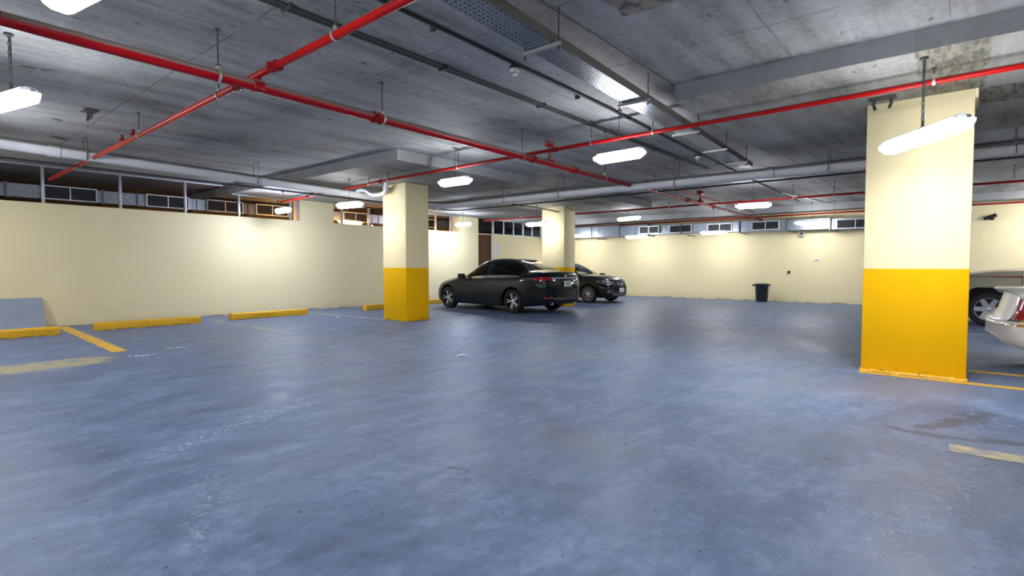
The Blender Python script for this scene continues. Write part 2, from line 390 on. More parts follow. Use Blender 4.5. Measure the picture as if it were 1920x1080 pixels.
# ------------------------------------------------------------------ mesh helpers
class MB:
    def __init__(self, off=(0, 0, 0)):
        self.v = []; self.f = []; self.mi = []; self.o = Vector(off); self.cur = 0
    def add(self, vs, fs):
        b = len(self.v)
        self.v += [Vector(p) - self.o for p in vs]
        for q in fs:
            self.f.append([b + i for i in q]); self.mi.append(self.cur)
        return self
    def box(self, lo, hi):
        x0, y0, z0 = lo; x1, y1, z1 = hi
        vs = [(x0, y0, z0), (x1, y0, z0), (x1, y1, z0), (x0, y1, z0), (x0, y0, z1), (x1, y0, z1), (x1, y1, z1), (x0, y1, z1)]
        return self.add(vs, [(0, 3, 2, 1), (4, 5, 6, 7), (0, 1, 5, 4), (1, 2, 6, 5), (2, 3, 7, 6), (3, 0, 4, 7)])
    def rbox(self, lo, hi, r=0.01, seg=2, mat=None):
        bm = bmesh.new(); bmesh.ops.create_cube(bm, size=1)
        lo = Vector(lo); hi = Vector(hi); c = (lo + hi) / 2; s = hi - lo
        for v in bm.verts: v.co = Vector((v.co.x * s.x, v.co.y * s.y, v.co.z * s.z)) + c
        bmesh.ops.bevel(bm, geom=list(bm.edges), offset=min(r, 0.45 * min(s)), segments=seg, affect='EDGES', profile=0.5)
        if mat is not None: bm.transform(mat)
        bm.verts.index_update()
        self.add([v.co.copy() for v in bm.verts], [[v.index for v in q.verts] for q in bm.faces])
        bm.free(); return self
    def tube(self, path, r, n=12, cap=True, closed=False):
        path = [Vector(p) for p in path]; m = len(path)
        vs = []; fs = []; up = None
        for i, p in enumerate(path):
            if closed: d = path[(i + 1) % m] - path[i - 1]
            else: d = (path[min(i + 1, m - 1)] - path[max(i - 1, 0)])
            d.normalize()
            if up is None:
                up = Vector((0, 0, 1)) if abs(d.z) < 0.9 else Vector((1, 0, 0))
            a = d.cross(up)
            if a.length < 1e-4: a = d.cross(Vector((1, 0.3, 0)))
            a.normalize(); b = a.cross(d); b.normalize(); up = b
            rr = r[i] if isinstance(r, (list, tuple)) else r
            for k in range(n):
                t = 2 * pi * k / n
                vs.append(p + a * (rr * cos(t)) + b * (rr * sin(t)))
        for i in range(m if closed else m - 1):
            for k in range(n):
                i2 = (i + 1) % m
                fs.append((i * n + k, i * n + (k + 1) % n, i2 * n + (k + 1) % n, i2 * n + k))
        if cap and not closed:
            fs.append(tuple(range(n - 1, -1, -1))); fs.append(tuple((m - 1) * n + k for k in range(n)))
        return self.add(vs, fs)
    def cyl(self, p0, p1, r, n=14):
        return self.tube([p0, p1], r, n)
    def lathe(self, prof, n=32, mat=Matrix(), close=False):
        # prof: list of (radius, height) about local Z
        vs = []; fs = []; m = len(prof)
        for (r, h) in prof:
            for k in range(n):
                t = 2 * pi * k / n; vs.append(mat @ Vector((r * cos(t), r * sin(t), h)))
        for i in range(m if close else m - 1):
            j = (i + 1) % m
            for k in range(n):
                fs.append((i * n + k, i * n + (k + 1) % n, j * n + (k + 1) % n, j * n + k))
        if not close:
            fs.append(tuple(range(n - 1, -1, -1))); fs.append(tuple((m - 1) * n + k for k in range(n)))
        return self.add(vs, fs)
    def prism(self, poly, a, b, mat=Matrix()):
        # poly in local XY extruded along local Z from a to b
        n = len(poly)
        vs = [mat @ Vector((x, y, a)) for x, y in poly] + [mat @ Vector((x, y, b)) for x, y in poly]
        fs = [tuple(range(n - 1, -1, -1)), tuple(range(n, 2 * n))] + [(i, (i + 1) % n, n + (i + 1) % n, n + i) for i in range(n)]
        return self.add(vs, fs)
    def build(self, name, mats, parent=None, smooth=True, angle=35, kind=None):
        me = bpy.data.meshes.new(name)
        me.from_pydata([tuple(p) for p in self.v], [], self.f)
        if not isinstance(mats, (list, tuple)): mats = [mats]
        for m in mats: me.materials.append(m)
        if len(mats) > 1: me.polygons.foreach_set('material_index', self.mi)
        me.validate()
        bm = bmesh.new(); bm.from_mesh(me); bmesh.ops.recalc_face_normals(bm, faces=bm.faces); bm.to_mesh(me); bm.free()
        if smooth:
            me.polygons.foreach_set('use_smooth', [True] * len(me.polygons))
            me.set_sharp_from_angle(angle=radians(angle))
        o = bpy.data.objects.new(name, me); COL.objects.link(o)
        if parent is not None: o.parent = parent
        if kind: o['kind'] = kind
        return o

def tag(o, label, cat, group=None):
    o['label'] = label; o['category'] = cat
    if group: o['group'] = group
    return o
def thing(name, label, cat, loc=(0, 0, 0), rz=0.0, group=None):
    o = bpy.data.objects.new(name, None); COL.objects.link(o)
    o.empty_display_size = 0.2
    o.location = loc; o.rotation_euler = (0, 0, rz)
    return tag(o, label, cat, group)
def children(o): return [c for c in bpy.data.objects if c.parent is o]
def dup(root, loc, rz, label, group=None):
    kids = [(c, children(c)) for c in children(root)]
    r = root.copy(); COL.objects.link(r); r.location = loc; r.rotation_euler = (0, 0, rz); r['label'] = label
    if group: r['group'] = group
    for c, gs in kids:
        k = c.copy(); COL.objects.link(k); k.parent = r
        for gch in gs:
            q = gch.copy(); COL.objects.link(q); q.parent = k
    return r
def struct(name, mb, m, parent=None, smooth=False):
    return mb.build(name, m, parent, smooth=smooth, kind='structure' if parent is None else None)

# ------------------------------------------------------------------ the setting
SLAB, DROP = 3.34, 3.15
XA, XB = -14.0, 20.9          # back wall stands at XB
YA, YW, YB = -18.0, 14.5, 18.5   # left wall stands at YW; behind it the plant room up to YB
struct('floor', MB().box((XA, YA, -0.2), (XB + 0.3, YB + 0.2, 0)), M['floor'])
struct('ceiling', MB().box((XA, YA, SLAB), (XB + 0.3, YB + 0.2, SLAB + 0.25)), M['slab'])
struct('wall_back', MB().box((XB, YA, 0), (XB + 0.2, YB + 0.2, SLAB)), M['cream'])
struct('wall_right', MB().box((XA, YA - 0.2, 0), (XB + 0.2, YA, SLAB)), M['slab'])
struct('wall_near', MB().box((XA - 0.2, YA, 0), (XA, YB + 0.2, SLAB)), M['slab'])
# left wall: low partition with full height piers
w = MB()
for (a, b) in ((XA, 7.93), (8.98, 14.28), (16.17, XB)):
    w.box((a, YW, 0), (b, YW + 0.15, 2.56))
for (a, b) in ((7.93, 8.98), (14.28, 15.29)):
    w.box((a, YW - 0.004, 0), (b, YW + 0.42, DROP))
w.box((19.45, YW, 2.56), (XB, YW + 0.15, DROP if False else SLAB))
struct('wall_left', w, M['cream'])
w = MB(); w.box((XA, YB, 0), (XB, YB + 0.2, SLAB)); w.box((15.32, YW + 0.42, 0), (15.42, YB, SLAB))
struct('wall_plant_room', w, M['backroom'])
# lowered slab panels over the pillars (part of the concrete ceiling)
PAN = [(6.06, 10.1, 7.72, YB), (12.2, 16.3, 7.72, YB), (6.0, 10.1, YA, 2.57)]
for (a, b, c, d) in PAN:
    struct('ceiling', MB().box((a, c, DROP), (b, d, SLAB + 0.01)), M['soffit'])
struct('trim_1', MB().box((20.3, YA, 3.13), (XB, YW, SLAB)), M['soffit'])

# high opening in the left wall: aluminium studs and head rails
def opening(name, x0, x1, studs, top, glazed=False, bottom=2.56, left=True, right=True):
    root = bpy.data.objects.new(name, None); COL.objects.link(root); root['kind'] = 'structure'
    root.location = (x0, YW + 0.03, bottom)
    off = root.location
    m = MB(off)
    for (a, b, t) in top:
        m.rbox((a, YW + 0.03, t - 0.035), (b, YW + 0.10, t), 0.004)
    if glazed: m.rbox((x0, YW + 0.03, bottom), (x1, YW + 0.10, bottom + 0.03), 0.004)
    m.build('head_rail', M['stud'], root)
    for s, t in studs:
        MB(off).rbox((s - 0.026, YW + 0.03, bottom), (s + 0.026, YW + 0.10, t - 0.035), 0.004).build('stud', M['stud'], root)
    if glazed:
        xs = [x0 + 0.0] + [s for s, t in studs] + [x1]
        for a, b in zip(xs[:-1], xs[1:]):
            if b - a > 0.12:
                MB(off).box((a + 0.026, YW + 0.06, bottom + 0.03), (b - 0.026, YW + 0.066, top[0][2] - 0.035)).build('pane', M['pane'], root)
    return root
opening('window_1', -3.0, 7.93, [(s, SLAB) for s in (-2.9, -1.6, -0.3, 1.0, 2.33, 3.66, 4.98)] + [(6.25, DROP), (7.66, DROP), (7.88, DROP)],
        [(-3.0, 6.06, SLAB), (6.06, 7.93, DROP)])
opening('window_2', 8.98, 14.28, [(s, DROP) for s in (9.30, 10.28, 11.06, 12.2)] + [(13.12, DROP), (13.85, DROP)], [(8.98, 10.1, DROP), (10.1, 12.2, SLAB), (12.2, 14.28, DROP)])
opening('window_3', 16.17, 19.45, [(16.22, DROP), (16.86, DROP), (17.50, DROP), (18.16, DROP), (18.80, DROP)], [(16.17, 16.3, DROP), (16.3, 19.45, SLAB)], glazed=True)
# door beside the pier
d = bpy.data.objects.new('door_1', None); COL.objects.link(d); d['kind'] = 'structure'; d.location = (15.73, YW + 0.08, 0)
MB(d.location).rbox((15.30, YW + 0.07, 0.005), (16.12, YW + 0.115, 2.52), 0.004).build('door_leaf', M['wood_door'], d)
m = MB(d.location); m.rbox((16.12, YW - 0.01, 0), (16.17, YW + 0.14, 2.56), 0.004); m.rbox((15.29, YW + 0.0, 2.52), (16.12, YW + 0.14, 2.56), 0.004)
m.build('door_frame', M['jamb'], d)
MB(d.location).box((15.30, YW + 0.08, 2.56), (16.15, YW + 0.086, DROP)).build('pane', M['pane'], d)
m = MB(d.location); m.cyl((15.40, YW + 0.07, 1.02), (15.40, YW + 0.01, 1.02), 0.012); m.rbox((15.385, YW - 0.002, 1.005), (15.52, YW + 0.018, 1.035), 0.006)
m.build('door_handle', M['galv_light'], d)

# ------------------------------------------------------------------ pillars
def pillar(x0, x1, y0, y1, label, skirt=False):
    t = thing('pillar', label, 'pillar', ((x0 + x1) / 2, (y0 + y1) / 2, 0))
    MB(t.location).rbox((x0, y0, 0), (x1, y1, DROP), 0.012, 2).build('shaft', M['pillar'], t)
    if skirt:
        m = MB(t.location)
        n = 46; random.seed(3)
        for i in range(n):      # uneven mortar fillet along the foot of the near face
            ya = y0 - 0.01 + (y1 - y0 + 0.02) * i / n; yb = y0 - 0.01 + (y1 - y0 + 0.02) * (i + 1) / n
            h = 0.028 + random.random() * 0.022; dd = 0.022 + random.random() * 0.014
            m.add([(x0 - dd, ya, 0), (x0 - dd, yb, 0), (x0 + 0.01, yb, h), (x0 + 0.01, ya, h), (x0 + 0.01, ya, 0), (x0 + 0.01, yb, 0)], [(0, 1, 2, 3), (0, 3, 4), (1, 5, 2), (0, 4, 5, 1)])
        m.build('foot_fillet', M['kerb'], t)
        m = MB(t.location)
        m.rbox((x0 + 0.0, y0 - 0.025, DROP - 0.10), (x0 + 0.5, y0 + 0.005, DROP - 0.0), 0.006)
        m.build('head_plaster', M['pillar'], t)
    return t
pillar(7.78, 8.46, 9.63, 10.47, 'cream pillar with ochre lower half in the middle left, near the parked dark saloon')
pillar(13.98, 14.60, 9.55, 10.42, 'far cream pillar standing behind the boot of the dark saloon')
pillar(7.60, 8.28, -0.08, 0.89, 'big bright cream pillar with yellow lower half on the right', skirt=True)
t = MB(); t.add([(7.42, -0.1, 0.003), (7.58, -0.1, 0.003), (7.58, 0.91, 0.003), (7.48, 0.91, 0.003)], [(0, 1, 2, 3)])

# ------------------------------------------------------------------ floor paint
def line_strip(a, b, w, label, mat, seed=0):
    a = Vector((*a, 0)); b = Vector((*b, 0)); d = (b - a).normalized(); s = Vector((-d.y, d.x, 0))
    random.seed(seed); n = max(8, int((b - a).length / 0.12)); m = MB(); L = []; R = []
    for i in range(n + 1):
        p = a + (b - a) * (i / n); j1 = random.uniform(-.006, .006); j2 = random.uniform(-.006, .006)
        L.append(p + s * (w / 2 + j1)); R.append(p - s * (w / 2 + j2))
    vs = []
    for l, r in zip(L, R): vs += [l, r, l + Vector((0, 0, 0.004)), r + Vector((0, 0, 0.004))]
    fs = []
    for i in range(n):
        k = 4 * i; fs += [(k + 2, k + 3, k + 7, k + 6), (k, k + 2, k + 6, k + 4), (k + 1, k + 5, k + 7, k + 3), (k, k + 4, k + 5, k + 1)]
    fs += [(0, 1, 3, 2), (4 * n, 4 * n + 2, 4 * n + 3, 4 * n + 1)]
    m.add(vs, fs)
    o = m.build('painted_line', mat, None, smooth=False)
    o['kind'] = 'structure'
    tag(o, label, 'floor marking')
    return o
line_strip((2.52, 14.3), (2.32, 9.45), 0.19, 'yellow bay line between the two leftmost wheel stops', M['line'], 1)
line_strip((7.55, 13.9), (7.80, 10.45), 0.13, 'pale yellow bay line running from the left wall to the middle pillar', M['line_faded'], 3)
line_strip((7.52, 0.89), (7.42, -4.6), 0.13, 'yellow bay line along the near foot of the big right pillar', M['line'], 4)
line_strip((8.42, -0.1), (8.42, -4.6), 0.12, 'thin yellow bay line behind the big right pillar', M['line'], 5)
line_strip((4.74, 0.03), (4.74, -4.6), 0.19, 'faded khaki bay line at the right edge, nearest the camera', M['line_faded'], 6)
line_strip((13.1, 0.4), (13.1, -4.6), 0.12, 'far faint yellow bay line under the khaki off-roader', M['line_faded'], 7)

# ------------------------------------------------------------------ wheel stops
def wheel_stop(x0, x1, y, label, h=0.15):
    t = thing('wheel_stop', label, 'wheel stop', ((x0 + x1) / 2, y, 0), group='yellow concrete wheel stops along the left wall')
    L = (x1 - x0) / 2; m = MB(); n = 10; vs = []; fs = []
    prof = [(-0.10, 0), (-0.10, h * 0.78), (-0.088, h * 0.95), (-0.07, h), (0.07, h), (0.088, h * 0.95), (0.10, h * 0.78), (0.10, 0)]
    random.seed(int(x0 * 100))
    for i in range(n + 1):
        xx = -L + 2 * L * i / n
        for (yy, zz) in prof: vs.append((xx, yy + random.uniform(-.003, .003), zz + (random.uniform(-.004, .003) if zz > 0 else 0)))
    k = len(prof)
    for i in range(n):
        for j in range(k): fs.append((i * k + j, i * k + (j + 1) % k, (i + 1) * k + (j + 1) % k, (i + 1) * k + j))
    fs += [tuple(range(k)), tuple(n * k + j for j in range(k - 1, -1, -1))]
    m.add(vs, fs); m.build('concrete_bar', M['kerb'], t, angle=25)
    for s in (-1, 1):
        MB().lathe([(0.016, h - 0.012), (0.016, h + 0.005), (0.011, h + 0.009)], 10, Matrix.Translation((s * L * 0.72, 0, 0))).build('fixing_bolt', M['kerb'], t)
    return t
wheel_stop(0.28, 2.20, 12.74, 'yellow wheel stop cut by the left edge of the view, before the leaning board')
wheel_stop(2.78, 4.66, 12.98, 'second yellow wheel stop from the left, standing before blank wall')
wheel_stop(5.38, 7.28, 13.12, 'third yellow wheel stop from the left, before the brightest wall patch')
wheel_stop(9.06, 10.9, 13.08, 'yellow wheel stop mostly hidden behind the middle pillar')
wheel_stop(11.35, 13.05, 13.62, 'yellow wheel stop in front of the dark saloon nose')

# ------------------------------------------------------------------ overhead pipes
def pipe(name, label, cat, path, r, mat, couplings=(), loc=None, n=16, fit=None, bodyname='pipe_run', group=None):
    t = thing(name, label, cat, path[0], group=group); off = t.location
    MB(off).tube(path, r, n).build(bodyname, mat, t)
    for (p, d, rr, hl) in couplings:
        p = Vector(p); d = Vector(d).normalized(); m = MB(off)
        m.tube([p - d * hl, p - d * hl, p - d * hl * .4, p - d * hl * .35, p + d * hl * .35, p + d * hl * .4, p + d * hl, p + d * hl], [rr * .9, rr * 1.15, rr * 1.15, rr * 1.0, rr * 1.0, rr * 1.15, rr * 1.15, rr * .9], 14)
        q = d.cross(Vector((0, 0, 1))); q.normalize()
        for s in (-1, 1):
            m.rbox((-0.03, -0.016, -0.022), (0.03, 0.016, 0.022), 0.005, 1, Matrix.Translation(p + q * s * rr * 1.25) @ Matrix.Rotation(atan2(d.y, d.x), 4, 'Z'))
        m.build('coupling', fit or mat, t)
    return t, off
def bend(a, b, c, R, n=8):
    # path a -> b -> c with a rounded corner at b
    a, b, c = Vector(a), Vector(b), Vector(c); u = (a - b).normalized(); v = (c - b).normalized()
    p, q = b + u * R, b + v * R
    return [a] + [(1 - t) ** 2 * p + 2 * t * (1 - t) * b + t * t * q for t in [i / n for i in range(n + 1)]] + [c]
mY = lambda X: 5.03 + (X - 0.6) * 0.0235
MZ = 2.93
dX = (1, 0.0235, 0)
t, off = pipe('sprinkler_main', 'thick red sprinkler main running from upper left across the ceiling', 'pipe', [(-4.5, mY(-4.5), MZ), (10.3, mY(10.3), MZ)], 0.05, M['red'],
     [((3.72, mY(3.72), MZ), dX, 0.058, 0.055), ((10.25, mY(10.25), MZ), dX, 0.056, 0.07), ((0.56, mY(.56), MZ), dX, 0.060, 0.05), ((7.9, mY(7.9), MZ), dX, 0.056, 0.05)], fit=M['red_dark'])
m = MB(off); m.cyl((2.37, mY(2.37), MZ), (2.37, mY(2.37), 3.03), 0.036); m.rbox((2.31, mY(2.37) - .053, MZ - .053), (2.43, mY(2.37) + .053, MZ + .053), 0.03, 3); m.build('branch_tee', M['red_dark'], t)
m = MB(off); m.cyl((6.70, mY(6.7), MZ), (6.70, mY(6.7), 3.02), 0.034); m.rbox((6.64, mY(6.7) - .058, MZ - .056), (6.76, mY(6.7) + .058, MZ + .056), 0.03, 3); m.build('branch_tee', M['red_dark'], t)
m = MB(off); X = 7.16; m.cyl((X, mY(X), MZ - .01), (X, mY(X), 3.22), 0.024); m.rbox((X - .07, mY(X) - .055, MZ + .02), (X + .07, mY(X) + .055, MZ + .085), 0.015); m.rbox((X - .075, mY(X) - .05, 3.20), (X + .075, mY(X) + .05, 3.29), 0.015); m.rbox((X - .10, mY(X) - .014, 3.275), (X + .10, mY(X) + .014, 3.295), .004)
m.build('upright_outlet', M['red'], t)
t, off = pipe('sprinkler_pipe', 'thinner red continuation of the main towards the back wall', 'pipe', [(10.3, mY(10.3), MZ), (20.55, mY(20.55), MZ)], 0.037, M['red'],
     [((13.25, mY(13.25), MZ), dX, 0.046, 0.07), ((15.25, mY(15.25), MZ), dX, 0.046, 0.05)], fit=M['red_dark'])
m = MB(off); X = 14.2; m.cyl((X, mY(X), MZ - .01), (X, mY(X), 3.19), 0.026); m.rbox((X - .09, mY(X) - .06, MZ + .0), (X + .09, mY(X) + .06, MZ + .085), 0.015); m.rbox((X - .11, mY(X) - .06, 3.17), (X + .11, mY(X) + .06, 3.26), 0.015)
m.build('upright_outlet', M['red_dark'], t)
m = MB(off); m.cyl((15.1, mY(15.1), MZ), (15.1, mY(15.1), 3.0), 0.03); m.build('branch_tee', M['red_dark'], t)
pipe('sprinkler_pipe', 'slim red pipe running beside and above the thinner main', 'pipe', [(10.5, mY(10.5) - .12, MZ + .14), (18.9, mY(18.9) - .12, MZ + .14)], 0.022, M['red'], [((17.4, mY(17.4) - .12, MZ + .14), dX, 0.03, 0.04)])
t, off = pipe('sprinkler_branch', 'red branch pipe crossing from top centre down to the left wall', 'pipe', [(2.34, -3.5, 3.03), (2.345, 2.97, 3.03), (2.395, 8, 3.03), (2.405, 14.3, 3.03)], 0.034, M['red_clean'],
     [((2.36, 4.72, 3.03), (0, 1, 0), 0.042, 0.05), ((2.37, 5.5, 3.03), (0, 1, 0), 0.040, 0.05)], fit=M['red_dark'])
for yy in (8.85, 9.35):
    m = MB(off); m.cyl((2.397, yy, 3.03), (2.397, yy, 3.11), 0.014); m.lathe([(0.045, 0), (0.045, 0.02), (0.02, 0.03), (0.012, 0.07), (0.03, 0.075), (0.03, 0.08)], 12, Matrix.Translation((2.397, yy, 3.07)))
    m.build('sprinkler_head', M['red_dark'], t)
pipe('sprinkler_branch', 'long red branch pipe from the right edge past the big pillar to the left wall', 'pipe', [(6.49, -6, 3.02), (6.56, -.38, 3.02), (6.65, 2.16, 3.02), (6.70, 5.2, 3.02), (6.82, 8.78, 3.02), (7.19, 13.2, 3.02), (7.26, 14.3, 3.02)], 0.029, M['red_clean'],
     [((6.69, 4.75, 3.02), (0, 1, 0), 0.036, 0.045), ((6.863, 9.3, 3.02), (0, 1, 0), 0.036, 0.045), ((7.15, 12.7, 3.02), (0, 1, 0), 0.034, 0.04)], fit=M['red_dark'])
pipe('sprinkler_branch', 'far red branch pipe running behind the far pillar', 'pipe', [(15.2, -6, 3.0), (15.1, 1.7, 3.0), (15.1, 9.8, 3.0), (15.08, 14.0, 3.0)], 0.027, M['red_clean'],
     [((15.1, 4.6, 3.0), (0, 1, 0), 0.036, 0.05), ((15.1, 1.0, 3.0), (0, 1, 0), 0.034, 0.05)], fit=M['red_dark'])
pipe('sprinkler_branch', 'farthest red pipe along the top of the back wall', 'pipe', [(20.6, -6, 3.045), (20.6, 14.2, 3.045)], 0.026, M['red_clean'], [((20.6, 6.0, 3.045), (0, 1, 0), 0.033, 0.05)], fit=M['red_dark'])

# white drain pipe with a bend
p1, p2, p3 = (-5.0, 10.95, 3.22), (10.02, 10.95, 2.90), (10.38, -7.0, 2.90)
P_ = bend(p1, p2, p3, 0.55)
P_[-1:-1] = [Vector((10.13, 5.0, 2.90)), Vector((10.3, 0.0, 2.90))]
t, off = pipe('drain_pipe', 'large white drain pipe sweeping along the left wall then across the hall', 'pipe', P_, 0.092, M['white_pvc'], n=20)
def collar(p, d, r, mat, nm, parent, off, hl=0.05):
    d = Vector(d).normalized(); p = Vector(p)
    MB(off).tube([p - d * hl, p - d * hl, p + d * hl, p + d * hl], [r * .95, r, r, r * .95], 18).build(nm, mat, parent)
dz = -0.32 / 15.02
for X in (1.9, 5.2, 8.9): collar((X, 10.95, 3.22 + dz * (X + 5)), (1, 0, dz), 0.103, M['white_pvc'], 'socket_collar', t, off, .07)
for Y in (9.3, 6.2, 2.6, -1.0): collar((10.02 + (10.95 - Y) * .0198, Y, 2.90), (-.0198, 1, 0), 0.102, M['white_pvc'], 'socket_collar', t, off, .06)
m = MB(off); m.tube([(7.32, 10.93, 2.97), (7.38, 10.88, 3.035), (7.45, 10.80, 3.055), (7.50, 10.70, 3.02), (7.54, 10.58, 2.94), (7.55, 10.46, 2.915), (7.55, 10.30, 2.91), (7.55, 10.16, 2.915), (7.56, 10.08, 2.95), (7.57, 10.05, 3.02), (7.57, 10.05, DROP)], 0.052, 14)
m.build('branch_elbow', M['white_pvc'], t)
m = MB(off); m.tube([(11.2, 13.0, 3.05), (11.05, 12.6, 3.02), (10.6, 11.7, 2.96), (10.3, 11.05, 2.93), (10.1, 10.75, 2.92)], 0.05, 12); m.build('branch_elbow', M['white_pvc'], t)
# thin dark tube following the drain
pipe('conduit_tube', 'thin dark tube following the underside of the white drain pipe', 'pipe', bend((-4, 12.0, 3.06), (11.35, 11.75, 2.93), (11.5, -6, 2.95), 0.4), 0.017, M['thin_dark'], n=8)
pipe('conduit_tube', 'short dark tube ending at the far pillar head', 'pipe', [(11.4, 9.5, 2.97), (13.1, 9.58, 2.97), (13.96, 9.75, 2.97)], 0.018, M['thin_dark'], n=8)

# slab mounted conduits
t, off = pipe('ceiling_conduit', 'twin grey conduits fixed under the slab left of the cable tray', 'conduit', [(-4, 4.17, 3.322), (11.5, 4.15, 3.322)], 0.016, M['conduit'], n=10)
MB(off).tube([(-4, 4.225, 3.322), (11.5, 4.205, 3.322)], 0.016, 10).build('pipe_run', M['conduit'], t)
for X in (0.5, 2.2, 3.9, 5.6, 7.3, 9.0): MB(off).rbox((X - .014, 4.12, 3.302), (X + .014, 4.26, SLAB), 0.004).build('saddle_clip', M['conduit'], t)
t, off = pipe('ceiling_conduit', 'single dark conduit under the slab carrying two smoke detectors', 'conduit', [(-4, 3.42, 3.315), (2.6, 3.50, 3.315), (6.2, 3.57, 3.315), (11.6, 3.80, 3.315), (19, 4.0, 3.315)], 0.018, M['conduit'], n=10)
for X in (1.5, 3.2, 5.6, 7.7, 11): MB(off).rbox((X - .014, 3.44 + X * .03, 3.295), (X + .014, 3.50 + X * .03, SLAB), 0.004).build('saddle_clip', M['conduit'], t)
pipe('ceiling_conduit', 'pale surface conduit near the back wall, above the lamps', 'conduit', [(16.5, 3.9, 3.325), (20.3, 3.3, 3.325)], 0.016, M['galv_light'], n=8)
pipe('ceiling_conduit', 'dark conduit crossing the slab beyond the white drain', 'conduit', [(12.6, 5.5, 3.325), (12.3, 2.5, 3.325), (12.0, -4, 3.325)], 0.016, M['thin_dark'], n=8)

# smoke detectors
def detector(loc, label):
    t = thing('smoke_detector', label, 'smoke detector', loc)
    MB().lathe([(0.05, 0), (0.055, -0.012), (0.055, -0.03), (0.05, -0.034)], 20).build('mounting_base', M['conduit'], t)
    MB().lathe([(0.048, -0.034), (0.048, -0.05), (0.042, -0.062), (0.030, -0.068), (0.030, -0.088), (0.022, -0.096), (0.01, -0.098)], 20).build('sensor_head', M['plastic_white'], t)
    m = MB()
    for k in range(8):
        a = 2 * pi * k / 8; m.rbox((-.006, -.003, -.084), (.006, .003, -.072), .001, 1, Matrix.Rotation(a, 4, 'Z') @ Matrix.Translation((0, .030, 0)))
    m.build('vent_slot', M['black'], t)
detector((4.27, 3.535, 3.293), 'white smoke detector nearest the camera, under the dark conduit')
detector((9.75, 3.73, 3.293), 'small white smoke detector far along the dark conduit, beside the cable tray')

# ------------------------------------------------------------------ cable tray
TZ = 3.07
ty = lambda X: 2.65 + (X - 2.6) * 0.056
t = thing('cable_tray', 'perforated galvanised cable tray hung below the slab, top centre', 'cable tray', (-4, ty(-4), TZ)); off = t.location
m = MB(off); x = -4.0; W = 0.125; u = 0.05
while x < 10.4:      # perforated base: bars around rectangular slots
    y = ty(x); x1 = x + u
    m.box((x, y - W, TZ), (x + .030, y + W, TZ + .003))
    for k in range(7):
        yy = y - W + k * (2 * W / 6); m.box((x + .030, max(y - W, yy - .013), TZ), (x1, min(y + W, yy + .013), TZ + .003))
    x = x1
m.build('perforated_base', M['tray'], t, smooth=False)
for s in (-1, 1):
    m = MB(off)
    m.add([(-4, ty(-4) + s * W, TZ), (10.4, ty(10.4) + s * W, TZ), (10.4, ty(10.4) + s * W, TZ + .08), (-4, ty(-4) + s * W, TZ + .08),
           (-4, ty(-4) + s * (W + .004), TZ), (10.4, ty(10.4) + s * (W + .004), TZ), (10.4, ty(10.4) + s * (W + .004), TZ + .08), (-4, ty(-4) + s * (W + .004), TZ + .08)],
          [(0, 1, 2, 3), (4, 5, 6, 7), (3, 2, 6, 7), (0, 1, 5, 4), (0, 3, 7, 4), (1, 2, 6, 5)])
    m.build('side_rail', M['tray_side'], t, smooth=False)
for k, dy in enumerate((-.07, -.02, .05)):
    MB(off).tube([(-4, ty(-4) + dy, TZ + .018), (10.35, ty(10.35) + dy, TZ + .018)], 0.013, 8).build('cable', M['cable'], t)
for i, X in enumerate((1.9, 3.62, 5.45, 7.15, 8.5, 9.75)):
    y = ty(X)
    h = thing('trapeze_hanger', ['strut hanger under the cable tray beyond the top edge', 'first strut hanger in view under the cable tray, nearest the camera', 'second strut hanger in view under the cable tray, at the bright patch',
              'third strut hanger in view under the cable tray, by the red branch pipe', 'fourth strut hanger in view under the cable tray, past the red branch', 'last strut hanger at the far end of the cable tray'][i], 'hanger', (X, y, 3.05), group='strut hangers of the cable tray')
    MB().rbox((-.013, -.19, -.012), (.013, .19, .018), .003, 1).build('strut', M['strut'], h)
    for s in (-1, 1):
        top = (DROP if y + s * .17 < 2.57 and 6.0 < X < 10.1 else SLAB) - 3.05
        MB().cyl((0, s * .172, -.06), (0, s * .172, top), 0.006, 8).build('threaded_rod', M['rod'], h)
        MB().lathe([(0.014, -.040), (0.014, -.024)], 6, Matrix.Translation((0, s * .172, 0))).build('nut', M['rod'], h)

# ------------------------------------------------------------------ pipe hangers
def hanger(p, r, d, label, group, top=SLAB, twin=0.0):
    h = thing('pipe_hanger', label, 'hanger', p, group=group)
    d = Vector((d[0], d[1], 0)).normalized(); q = Vector((-d.y, d.x, 0)); H = top - p[2]
    def rod(o): return MB().cyl(o + Vector((0, 0, r + .03)), o + Vector((0, 0, H)), 0.0065, 8)
    if twin:
        for s in (-1, 1): MB().cyl(q * s * twin + Vector((0, 0, -r)), q * s * twin + Vector((0, 0, H)), 0.0055, 8).build('rod', M['rod'], h)
    else:
        rod(Vector((0, 0, 0))).build('rod', M['rod'], h)
    m = MB(); m.lathe([(.024, H - .012), (.024, H)], 10); m.build('ceiling_anchor', M['rod'], h)
    m = MB(); rr = r + .005
    ring = [q * (rr * cos(a)) + Vector((0, 0, rr * sin(a))) for a in [2 * pi * k / 20 for k in range(20)]]
    vs = []; fs = []
    for c in ring: vs += [c - d * .012, c + d * .012, c * 1.06 + d * .012, c * 1.06 - d * .012]
    for k in range(20):
        a, b = 4 * k, 4 * ((k + 1) % 20)
        for j in range(4): fs.append((a + j, a + (j + 1) % 4, b + (j + 1) % 4, b + j))
    m.add(vs, fs)
    if not twin: m.rbox((-.014, -.014, r + .004), (.014, .014, r + .04), .004, 1)
    m.build('clamp', M['galv_light'], h)
    return h
gm = 'rod hangers on the thick red main'
